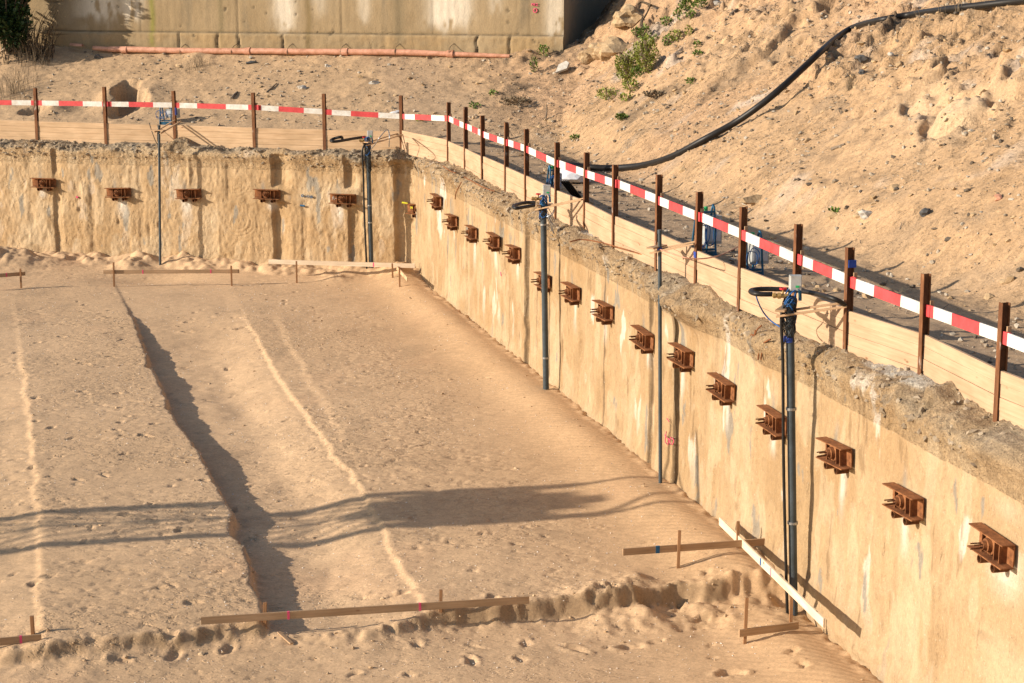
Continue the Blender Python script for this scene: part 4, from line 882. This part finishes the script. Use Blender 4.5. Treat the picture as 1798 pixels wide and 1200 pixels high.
# weathered rails / rebars stuck in the broken crest
mb = MB()
for pl_ in ([(1337, 572), (1329, 580), (1325, 590), (1319, 588), (1316, 600)], [(1326, 586), (1321, 592), (1320, 604)], [(1325, 588), (1330, 595), (1336, 604), (1334, 606), (1331, 632)], [(1334, 604), (1339, 606), (1336, 632)], [(1326, 580), (1324, 604)], [(1337, 606), (1345, 600), (1353, 596)]):
    mb.tube([WP(a, b, 'R', .14) for a, b in pl_], .012, 6, sub=4)
tag(mb.build('rebar', M_RUST, org=WP(1330, 590, 'R', .14)), 'bent rusty rebar hooks poking from the crest left of the nearest pipe', 'rebar')
mb = MB()
for pl_ in ([(1001, 425), (1020, 421), (1050, 425), (1090, 436), (1130, 448)],): mb.tube([U(a, b, .03) for a, b in pl_], .013, 6)
tag(mb.build('rebar', M_RUST, org=U(1001, 425)), 'long straight rusty rebar lying on the crest right of the middle pipe', 'rebar')
mb = MB()
for pl_ in ([(810, 320), (806, 328), (801, 338), (799, 350)], [(815, 311), (835, 322), (850, 330), (868, 336)], [(778, 292), (790, 300), (800, 304)]): mb.tube([WP(a, b, 'R', .10) for a, b in pl_], .014, 6)
tag(mb.build('rebar', M_RUST, org=WP(810, 320, 'R')), 'thin curled rusty rebar on the crest near the pit corner', 'rebar')

# ------------------------------------------------------------ batter boards on the pit floor
def bboard(label, boards, stakes, group='profile boards on stakes across the pit floor', mats=None, marks=()):
    p0 = U(stakes[0][0], stakes[0][2], stakes[0][3]); t = thing('profile_board', label, 'profile board', (p0[0], p0[1], fz(p0[0], p0[1])), 0, group)
    for a, ty, by, z in stakes:
        q = U(a, by, z); q[2] = fz(q[0], q[1]); top = zat(q, ty); mb = MB(); mb.beam((q[0], q[1], q[2]-.25), (q[0]+random.uniform(-.02, .02), q[1], top), .045, .045, up=(0, 1, 0), bev=.06); uvbox(mb.build('stake', M_STAKE, t))
    for i, (a, b, c_, d_, z, mt) in enumerate(boards):
        q0, q1 = Vector(U(a, b, z)), Vector(U(c_, d_, z)); dd = (q1-q0).normalized(); s_ = dd.cross(Vector((0, 0, 1)))
        if s_.y < 0: s_ = -s_
        if mt is M_SUNPALE and a > 1000: s_ = -s_
        q0 += s_*.038; q1 += s_*.038
        mb = MB(); mb.beam(q0, q1, .026, .125 if mt is M_SUNPALE else .105); o = uvbox(mb.build('board', mt, t))
        for (bi, f, mm) in marks:
            if bi == i:
                c0 = q0.lerp(q1, f); mb = MB(); mb.beam(c0-dd*(.016 if mm is M_PINK else .03), c0+dd*(.016 if mm is M_PINK else .03), .032, .109 if a < 400 or mm is not M_PINK else .118); mb.build('paint_mark', mm, o)
    return t
bboard('cut-off profile board at the left edge by the far end of the pit', [(-60, 489, 45, 481, -3.22, M_LATH)], [(37, 472, 506, -3.6), (-40, 478, 510, -3.6)], marks=[(0, .68, M_PINK)])
bboard('profile board with two pink marks below the thin back-wall pipe', [(181, 478.5, 420, 477, -3.22, M_LATH)], [(200, 461, 502, -3.6), (407, 467, 501, -3.6)], marks=[(0, .29, M_PINK), (0, .79, M_PINK)])
bboard('pale sun-bright profile board with a short stub board at the far right corner of the pit', [(471, 460, 728, 467.5, -3.12, M_SUNPALE), (694, 470, 713, 491, -3.2, M_BOARD)], [(521, 459, 496, -3.58), (690, 463, 496, -3.56), (702, 469, 508, -3.56)], marks=[(0, .72, M_PINK)])
bboard('long profile board in the middle of the front edge of the sand beds', [(353, 1092, 930, 1055, -3.56, M_LATH)], [(465, 1058, 1131, -3.98), (773, 1036, 1108, -3.98)], marks=[(0, .26, M_PINK), (0, .66, M_PINK)])
bboard('cut-off profile board at the bottom left edge', [(-80, 1136, 73, 1122, -3.66, M_LATH)], [(60, 1082, 1152, -4.0), (-60, 1090, 1160, -4.0)], marks=[(0, .76, M_PINK)])
bboard('corner frame of four profile boards and stakes at the foot of the nearest thick pipe', [(1095, 971, 1356, 952, -3.32, M_LATH), (1268, 915, 1452, 1094, -3.32, M_SUNPALE), (1300, 1114, 1404, 1100, -3.80, M_LATH)],
       [(1190, 932, 1001, -3.64), (1295, 916, 983, -3.64), (1388, 1032, 1110, -3.98), (1307, 1050, 1132, -3.98)], marks=[(0, .23, M_BMARK), (1, .44, M_CABLE), (1, .54, M_PINK)])
q0 = U(490, 1135, -3.98); mb = MB(); mb.beam((q0[0], q0[1], fz(q0[0], q0[1])+.03), (q0[0]+.2, q0[1]-.22, fz(q0[0]+.2, q0[1]-.22)+.02), .05, .02); tag(uvbox(mb.build('wood_offcut', M_LATH, org=q0)), 'small reddish wood offcut lying beside the front profile board stake', 'wood offcut')

# ------------------------------------------------------------ crane jib that throws the lattice shadow across the beds
def shade(p, up): k_ = up/math.sin(SUN_EL); return Vector(p)-LD*k_
J0, J1 = U(380, 884, -3.62), U(1010, 852, -3.62); JB = U(380, 938, -3.8); sep = 1.78
dj = Vector((J1-J0)); dj.z = 0; dj.normalize(); pj = Vector((-dj.y, dj.x, 0)); UP = 5.6
A0 = shade(J0, UP); jib = thing('crane_jib', 'lattice crane jib outside the left of the picture, known by its shadow on the beds', 'crane', tuple(A0))
xs = np.arange(-22, 6.01, 1.0); top = [A0+dj*float(u) for u in xs]; bot = [q-pj*sep for q in top]; mid = [q-pj*sep*.5+Vector((0, 0, .75)) for q in top]
mb = MB(); mb.cyl(top[0], top[-1], .13, n=8); mb.cyl(bot[0], bot[-1], .13, n=8); mb.cyl(mid[0], mid[-3], .05, n=8)
tip = A0+dj*10.2-pj*sep*.25; mb.cyl(top[-1], A0+dj*10.8-pj*.1, .06, .04, 8); mb.cyl(bot[-1], A0+dj*11.2-pj*sep*.75, .06, .04, 8); mb.cyl(bot[-1], A0+dj*8.5-pj*sep*.4, .06, .04, 8); mb.build('chords', M_YEL, jib)
mb = MB()
for i in range(len(xs)-3):
    mb.cyl(top[i], mid[i+1], .03, n=6); mb.cyl(mid[i+1], top[i+2], .022, n=6) if i % 2 == 0 else None; mb.cyl(bot[i], mid[i+1], .03, n=6)
    if i % 2 == 0: mb.cyl(bot[i], top[i+2] if i+2 < len(xs) else top[-1], .022, n=6)
mb.build('lacing', M_YEL, jib)
mb = MB()
for a_, b_, w_ in ((3.4, 4.9, 1.8), (4.8, 5.5, 1.0), (2.7, 3.5, 1.1), (5.4, 6.0, .4), (2.1, 2.8, .4)):
    c0 = A0+dj*a_-pj*(sep*.5+random.uniform(-.2, .2)); mb.beam(c0, c0+dj*(b_-a_), w_, .35)
mb.build('platform', M_STEEL, jib)
mb = MB(); mp = A0+dj*-22-pj*sep*.5
for sx in (-.7, .7):
    for sy in (-.7, .7): mb.cyl((mp.x+sx, mp.y+sy, -4.2), (mp.x+sx, mp.y+sy, A0.z+1), .07, n=6)
for k_ in range(6):
    z_ = -4+k_*1.1; s_ = 1 if k_ % 2 else -1
    for sy in (-.7, .7): mb.cyl((mp.x-.7*s_, mp.y+sy, z_), (mp.x+.7*s_, mp.y+sy, z_+1.1), .035, n=6)
mb.build('mast', M_YEL, jib)

# ------------------------------------------------------------ loose stones, shells and crumbs
def terr_pts(n, pxr, pyr, dens=None, lift=0.0):
    out = []; a = rng.uniform(pxr[0], pxr[1], n*2); b = rng.uniform(pyr[0], pyr[1], n*2)
    # draw over the ground itself, in metres
    X_ = rng.uniform(-18, 17, n*6); Y_ = rng.uniform(18, 66, n*6); sl, sr = behind(X_, Y_); ok = (np.maximum(sl, sr) > .25) & (np.abs(X_) < .31*Y_+1) & ((sl < SW-.15) | (sr > 4.5))
    X_, Y_ = X_[ok][:n], Y_[ok][:n]; return np.stack([X_, Y_, terr_z(X_, Y_)], 1)
Pt = terr_pts(26000, (0, 1), (0, 1)); sl, sr = behind(Pt[:, 0], Pt[:, 1]); k_ = (fbm(Pt[:, 0]*.6, Pt[:, 1]*.6, None, 3, 301)+.35*sm(2, 6, sr) > .0) | (rng.random(len(Pt)) < .18); Pt = Pt[k_]
r_ = .009+.055*rng.random(len(Pt))**6
cl = mix((.30, .24, .17), (.44, .38, .30), rng.random(len(Pt))); dk = rng.random(len(Pt)) < .22; cl[dk] = (.12, .095, .07); Pt[:, 2] += r_*.3
o = scatter('stones', Pt, r_, M_STONE, cl, kind='ico', rnd=.4); o['kind'] = 'stuff'
n = 16000; X_ = rng.uniform(-15, 7, n); Y_ = rng.uniform(20.5, 52, n); sl, sr = behind(X_, Y_); ok = (np.maximum(sl, sr) < -.9) & (np.abs(X_) < .3*Y_+.4); ok &= (fbm(X_*.5, Y_*.5, None, 3, 302) > -.12) | (rng.random(n) < .15)
X_, Y_ = X_[ok], Y_[ok]; Z_ = floor_z(X_[None], Y_[None], False)[0]; r_ = .007+.010*rng.random(len(X_))**3; cl = mix((.55, .45, .34), (.72, .66, .58), rng.random(len(X_)))
o = scatter('shells', np.stack([X_, Y_, Z_+.004], 1), r_, M_STONE, cl, kind='octa'); o['kind'] = 'stuff'
n = 9000; X_ = rng.uniform(-15, 7, n); Y_ = rng.uniform(20.5, 52, n); sl, sr = behind(X_, Y_); F_ = fy(X_)
w = .10+.9*np.exp(-((Y_-F_+.3)/.6)**2)+.45*sm(.1, .5, fbm(X_*.6+2, Y_*.6, None, 3, 303))
ok = (np.maximum(sl, sr) < -.45) & (np.abs(X_) < .3*Y_+.4) & (rng.random(n) < w); X_, Y_ = X_[ok], Y_[ok]; Z_ = floor_z(X_[None], Y_[None], False)[0]; r_ = .012+.03*rng.random(len(X_))**5
cl = mix((.40, .27, .155), (.50, .36, .22), rng.random(len(X_))); o = scatter('sand_crumbs', np.stack([X_, Y_, Z_+.002], 1), r_, M_STONE, cl, kind='ico'); o['kind'] = 'stuff'
# rubble on the crest, taken from the wall's own surface
ci = rng.integers(8, KR-4, 14000); cj = rng.integers(60, nc-30, 14000); Pc = PW[ci, cj]
d_ = np.hypot(Pc[:, 0], Pc[:, 1]); ok = (np.abs(Pc[:, 0]) < .3*Pc[:, 1]+.6) & (Pc[:, 1] > 17) & (rng.random(len(Pc)) < .55+.4*fbm(Pc[:, 0], Pc[:, 1], None, 2, 304)); Pc = Pc[ok]
r_ = .008+.060*rng.random(len(Pc))**6; cl = mix((.21, .16, .105), (.34, .275, .20), rng.random(len(Pc))); o = scatter('crest_rubble', Pc, r_, M_STONE, cl, kind='ico', rnd=.45); o['kind'] = 'stuff'
n = 9000; X_ = rng.uniform(-17, 17, n); Y_ = rng.uniform(18, 64, n); sl, sr = behind(X_, Y_); ok = (np.maximum(sl, sr) > .6) & (np.abs(X_) < .3*Y_+.6) & ((sl < SW-.2) | (sr > 4.5)); ok &= (fbm(X_*.7, Y_*.7, None, 3, 305)+.2*sm(3, 7, sr)-.25*sm(1, .0, sr) > .12)
X_, Y_ = X_[ok], Y_[ok]; r_ = .02+.085*rng.random(len(X_))**4; Z_ = terr_z(X_, Y_)+r_*.15; cl = mix((.34, .235, .13), (.44, .315, .185), rng.random(len(X_)))
o = scatter('clods', np.stack([X_, Y_, Z_], 1), r_, M_STONE, cl, kind='ico', rnd=.4); o['kind'] = 'stuff'
n = 1500; X_ = rng.uniform(-17, 17, n); Y_ = rng.uniform(18, 64, n); sl, sr = behind(X_, Y_); ok = (np.maximum(sl, sr) > .5) & (np.abs(X_) < .3*Y_+.6) & ((sl < SW-.2) | (sr > 4.5)) & (rng.random(n) < .35+.65*(sl > 1)*(sr < 5))
mb = MB()
for x_, y_ in zip(X_[ok], Y_[ok]):
    a_ = random.uniform(0, 3.14); l_ = random.uniform(.03, .14); w_ = random.uniform(.003, .009); z0_ = tz(x_, y_); z1_ = tz(x_+math.cos(a_)*l_, y_+math.sin(a_)*l_)
    mb.beam((x_, y_, z0_+.01), (x_+math.cos(a_)*l_, y_+math.sin(a_)*l_, z1_+.012+random.uniform(0, .05)), w_*2, w_)
o = mb.build('twig_litter', M_BARK); o['kind'] = 'stuff'
# stones one can tell apart
def rock(px, py, r, mat, name, label, cat='stone', seed=1, rough=.45, zoff=.3, grp=None, sub=2):
    q = Rt(px, py); mb = MB(); mb.rock((q[0], q[1], tz(q[0], q[1])+r[2]*zoff), r, seed=seed, sub=sub, rough=rough); tag(mb.build(name, mat, org=q), label, cat, grp)
q = Rt(990, 125); t_ = MB(); nn = Vector((-.35, -.55, .75)).normalized(); a_ = Vector((.9, -.1, .35)).normalized(); b_ = nn.cross(a_); c0 = Vector(q)+nn*.12
vs = [c0+a_*u+b_*v+nn*w_ for w_ in (0, .07) for u, v in ((-.24, -.16), (.14, -.17), (.25, .06), (.17, .2), (-.08, .16))]
t_.add(vs, [(4, 3, 2, 1, 0), (5, 6, 7, 8, 9)]+[(i, (i+1) % 5, 5+(i+1) % 5, 5+i) for i in range(5)]); tag(t_.build('stone_slab', M_ROCKL, org=q), 'pale flat stone slab tilted on the slope below the concrete wall end', 'stone slab')
for a in [(1034, 108, (.38, .3, .26), M_SAND, 'sand_clod', 'smaller block of damp sand right of the pale stone slab', 'sand clod', 11, .6), (1075, 98, (.75, .5, .42), M_SAND, 'sand_clod', 'large overhanging block of damp sand left of the green shrubs', 'sand clod', 12, .7),
          (1105, 38, (.5, .4, .3), M_SAND, 'sand_clod', 'sand block under the dark roots at the top of the slope', 'sand clod', 13, .6), (1513, 108, (.15, .10, .09), M_ROCKD, 'stone', 'dark stone to the right of the black pipe, upper of two', 'stone', 14, .4),
          (1513, 131, (.09, .07, .07), M_ROCKD, 'stone', 'small black stone, lower of two right of the black pipe', 'stone', 15, .4), (1564, 105, (.07, .06, .06), M_ROCKL, 'stone', 'small pale stone right of the two dark ones', 'stone', 16, .4),
          (1340, 262, (.0,)*3, None, '', '', '', 0, 0), (657, 148, (.17, .1, .08), M_ROCKL, 'stone', 'pale stone on the bank below the orange pipe near the middle', 'stone', 17, .5), (440, 113, (.20, .10, .07), M_ROCKD, 'stone', 'flat dark stone just below the orange pipe', 'stone', 18, .5),
          (531, 157, (.14, .10, .09), M_ROCKL, 'stone', 'knobbly pale stone above the back fence', 'stone', 19, .6), (575, 118, (.10, .07, .07), M_ROCKL, 'stone', 'small pale stone left of the bank middle', 'stone', 20, .5), (171, 103, (.16, .1, .09), M_ROCKD, 'stone', 'grey stone below the broken orange pipe end', 'stone', 21, .5),
          (1265, 112, (.0,)*3, None, '', '', '', 0, 0), (1520, 383, (.14, .10, .09), M_ROCKL, 'stone', 'pale stone low on the right slope', 'stone', 23, .5), (1625, 378, (.11, .07, .10), M_ROCKD, 'stone', 'dark upright stone low on the right slope', 'stone', 24, .5),
          (1755, 350, (.10, .08, .06), M_ORANGE, 'brick_piece', 'orange lump of brick on the lower right slope', 'brick', 25, .5), (1385, 352, (.0,)*3, None, '', '', '', 0, 0), (1325, 358, (.22, .14, .12), M_SAND, 'sand_clod', 'earth clod at the foot of the slope beside the shadow of the fence', 'sand clod', 27, .8),
          (1585, 22, (.0,)*3, None, '', '', '', 0, 0), (1258, 8, (.16, .10, .08), M_ROCKL, 'stone', 'pale block at the top edge above the green weeds', 'stone', 28, .5)]:
    if a[3] is not None: rock(a[0], a[1], a[2], a[3], a[4], a[5], a[6], a[7], a[8], sub=3 if a[2][0] > .3 else 2)
def stick(a, b, r, label, mat=M_BARK, name='wood_piece', lift=.02, h=None):
    q0, q1 = Rt(*a), Rt(*b); 
    for q in (q0, q1): q[2] = tz(q[0], q[1])+lift
    if h: q1 = q0+np.array([.03, 0, h])
    mb = MB(); m_ = (q0+q1)/2+np.array([random.uniform(-.02, .02), 0, .01]); mb.tube([q0, m_, q1], lambda t: r*(1-.4*t), 6, sub=3); tag(mb.build(name, mat, org=q0), label, 'wood')
stick((1460, 265), (1483, 256), .04, 'grey splintered wood piece on the right slope'); stick((407, 175), (417, 163), .05, 'dark stub of wood stuck in the bank above the back fence'); stick((468, 165), (486, 148), .025, 'thin grey stick on the bank above the back fence')
stick((265, 98), (283, 84), .0001, 'x') if False else None
stick((958, 210), (955, 182), .03, 'upright wooden peg on the bank behind the corner', h=.42); stick((1283, 30), (1295, 20), .07, 'brown plank stub near the top of the slope')

# ------------------------------------------------------------ plants
def leaves(mb, c_, r, n, size, up=.5, mi=0, shell=.3):
    for _ in range(n):
        v = Vector((random.gauss(0, 1), random.gauss(0, 1), random.gauss(0, 1))).normalized()*(random.uniform(shell, 1)**.6)
        k_ = 1+.16*math.sin(v.x*5+v.z*4+c_[0])
        p = Vector(c_)+Vector((v.x*r[0]*k_, v.y*r[1]*k_, v.z*r[2]*k_)); d = (v+Vector((random.uniform(-.7, .7), random.uniform(-.7, .7), up+random.uniform(-.3, .5)))).normalized(); _, s_, u_ = frame(d)
        a_ = random.uniform(0, 3.14); w_ = s_*math.cos(a_)+u_*math.sin(a_); l = size*random.uniform(.6, 1.3); w = l*.32
        mb.add([p, p+d*l*.5+w_*w, p+d*l, p+d*l*.5-w_*w], [(0, 1, 2, 3)], mi)
def weed(px, py, r, h, label, mat=M_GLEAF, n=90, name='weed', cat='weed', grp='green weeds growing on the slope', size=.07):
    q = Rt(px, py); z_ = tz(q[0], q[1]); t = thing(name, label, cat, (q[0], q[1], z_), 0, grp)
    mb = MB()
    for _ in range(max(3, n//50)):
        a_ = random.uniform(0, 6.28); mb.tube([(q[0], q[1], z_-.03), (q[0]+math.cos(a_)*r*.3, q[1]+math.sin(a_)*r*.3, z_+h*.5), (q[0]+math.cos(a_)*r*.6, q[1]+math.sin(a_)*r*.6, z_+h*.9)], .006+h*.008, 5, sub=2)
    mb.build('stem', M_TWIG, t); mb = MB(); leaves(mb, (q[0], q[1], z_+h*.5), (r, r, h*.5), n, size); mb.build('foliage', mat, t)
weed(1100, 146, .36, .85, 'big yellow green bush, left of the pair on the slope', M_YLEAF, 1500, 'shrub', 'shrub', 'green shrubs on the slope', .065)
weed(1133, 128, .34, 1.0, 'big yellow green bush, right and upper of the pair on the slope', M_YLEAF, 1500, 'shrub', 'shrub', 'green shrubs on the slope', .065)
weed(1118, 138, .16, .35, 'small bright green plant at the foot between the two big bushes', M_GLEAF, 300, 'shrub', 'shrub', 'green shrubs on the slope', .06)
weed(1065, 176, .32, .35, 'sparse yellow weed below the big bushes', M_YLEAF, 260); weed(1107, 163, .22, .35, 'yellow green weed right under the big bushes', M_YLEAF, 220); weed(1100, 178, .2, .2, 'low yellow green weed to the right of the sparse one', M_YLEAF, 140)
weed(1090, 212, .16, .16, 'round green tuft alone in the middle of the lower slope', M_GLEAF, 140); weed(1010, 246, .14, .12, 'small green tuft behind the bend of the rail', M_GLEAF, 90); weed(954, 100, .17, .35, 'green weed at the right end of the orange pipe', M_GLEAF, 160)
weed(937, 130, .12, .5, 'thin dark green weed on the dark edge below the wall end', M_GLEAF, 120); weed(1130, 73, .2, .45, 'green weed cluster under the hanging roots', M_GLEAF, 260); weed(1116, 67, .12, .25, 'small weed left of the roots', M_GLEAF, 100)
weed(1150, 80, .1, .2, 'small weed right under the roots', M_GLEAF, 70); weed(1172, 82, .16, .3, 'weed below the upper right weeds', M_GLEAF, 130); weed(1187, 75, .15, .35, 'yellowish weed on the upper slope left of the black pipe', M_YLEAF, 140)
weed(1170, 48, .16, .25, 'dark green weed on the upper slope', M_GLEAF, 140); weed(1190, 43, .12, .3, 'narrow green weed on the upper slope', M_GLEAF, 90); weed(1205, 20, .22, .35, 'larger green weed near the top edge', M_GLEAF, 260); weed(1230, 17, .2, .25, 'bright green weed near the top edge, right one', M_GLEAF, 220)
weed(1213, 35, .14, .22, 'green weed just below the two by the top edge', M_GLEAF, 120); weed(1210, 64, .1, .28, 'slim yellow green weed left of the upper slope scarp', M_YLEAF, 90); weed(1224, 84, .1, .15, 'tiny green tuft above the pale sand patch', M_GLEAF, 60); weed(1225, 100, .12, .14, 'flat green tuft on the pale sand patch', M_GLEAF, 70); weed(1213, 147, .14, .12, 'green tuft left of the pipe at mid slope', M_GLEAF, 80)
weed(867, 168, .12, .12, 'tiny green tuft above the fence bend', M_GLEAF, 60); weed(833, 190, .18, .14, 'low green weed right above the fence bend', M_GLEAF, 90); weed(1465, 376, .08, .07, 'tiny green tuft at the bottom of the right slope', M_GLEAF, 40); weed(738, 215, .1, .16, 'tiny green tuft just behind the back fence near the corner', M_GLEAF, 50)
weed(1152, 172, .35, .16, 'patch of dry brown scrub below the two big bushes', M_TWIG, 320, 'scrub', 'scrub', 'dry scrub on the slope', .08); weed(905, 185, .5, .18, 'patch of dry brown scrub on the bank behind the fence bend', M_TWIG, 380, 'scrub', 'scrub', 'dry scrub on the slope', .08)
def grass(px, py, n, h, sp, label, mat=M_TWIG, grp='dry grass and twigs on the banks', name='dry_grass', w=.006):
    q = Rt(px, py); mb = MB(); z_ = tz(q[0], q[1])
    for _ in range(n):
        a_ = random.uniform(0, 6.28); o_ = random.uniform(0, sp); x_, y_ = q[0]+math.cos(a_)*o_*.5, q[1]+math.sin(a_)*o_*.5; l = h*random.uniform(.5, 1.1); b_ = random.uniform(0, 6.28); e = random.uniform(.1, .6)
        z0_ = tz(x_, y_) if sp > .6 else z_
        mb.tube([(x_, y_, z0_-.02), (x_+math.cos(b_)*e*l*.3, y_+math.sin(b_)*e*l*.3, z0_+l*.6), (x_+math.cos(b_)*e*l, y_+math.sin(b_)*e*l, z0_+l)], lambda t: w*(1-.7*t), 4, sub=2)
    tag(mb.build(name, mat, org=(q[0], q[1], z_)), label, 'dry grass', grp)['kind'] = 'stuff' if sp >= 1 else 'thing'
grass(661, 88, 26, 1.0, .8, 'bare twiggy bush in front of the concrete wall behind the orange pipe'); grass(748, 88, 16, .7, .5, 'smaller bare twigs behind the orange pipe, right of the twiggy bush'); grass(1492, 158, 26, .3, .15, 'small tuft of dry grass right of the black pipe'); grass(1700, 12, 60, .5, 2.2, 'dry grass growing over the black pipe at the top right'); grass(345, 120, 50, .35, 1.0, 'matted dry grass on the bank under the orange pipe')
grass(20, 165, 110, .8, 1.8, 'dry twiggy scrub on the mound at the left edge'); grass(60, 110, 60, 1.0, 1.2, 'dead brown stalks in the shade of the dark bush')
q = Rt(1132, 66); mb = MB(); z_ = q[2]
for pl_ in ([(1128, 70), (1131, 55), (1127, 40), (1135, 25), (1143, 8)], [(1131, 52), (1125, 45), (1128, 30)], [(1143, 10), (1128, 4), (1120, 8)]):
    mb.tube([Rt(a, b)-sight(a, b)*(.5 if b < 60 else .2) for a, b in pl_], lambda t: .045*(1-.55*t), 7)
tag(mb.build('root', M_ROOT, org=q), 'dark twisted root hanging down the top of the slope', 'root')
# dark evergreen at the top left
q = CP(16, 118, 1.5); q[2] = tz(q[0], q[1]); t = thing('bush', 'dense dark evergreen bush against the concrete wall at the top left', 'bush', tuple(q))
mb = MB()
for _ in range(14):
    a_ = random.uniform(0, 6.28); mb.tube([(q[0], q[1], q[2]-.1), (q[0]+math.cos(a_)*.4, q[1]+math.sin(a_)*.3, q[2]+.9), (q[0]+math.cos(a_)*.8, q[1]+math.sin(a_)*.5, q[2]+1.9)], .025, 6, sub=2)
mb.build('stem', M_ROOT, t); mb = MB()
for c_, r_ in (((-.5, 0, 1.3), (1.0, .8, 1.0)), ((.25, -.1, .9), (.55, .6, .75)), ((-.2, .2, 2.4), (.95, .7, .8)), ((-1.6, -.2, 1.5), (1.1, .9, 1.4)), ((.35, .1, 1.9), (.40, .5, .6)), ((-.6, 0, 3.2), (1.3, .9, .7))):
    leaves(mb, (q[0]+c_[0], q[1]+c_[1], q[2]+c_[2]), r_, 1500, .17, .2, shell=.1)
mb.build('foliage', M_DLEAF, t)

mb = MB()
for _ in range(150):
    a_ = random.uniform(-.4, 1.0); h_ = random.uniform(.3, 1.5); o_ = random.uniform(-.3, 1.3)
    x_, y_ = q[0]+.2+o_, q[1]+random.uniform(-.5, .4); z_ = tz(x_, y_)
    mb.tube([(x_, y_, z_-.05), (x_+a_*h_*.3, y_+random.uniform(-.1, .1), z_+h_*.6), (x_+a_*h_*.7, y_+random.uniform(-.3, .2), z_+h_)], lambda t: .012*(1-.7*t), 4, sub=2)
mb.build('dead_branches', M_ROOT, t)
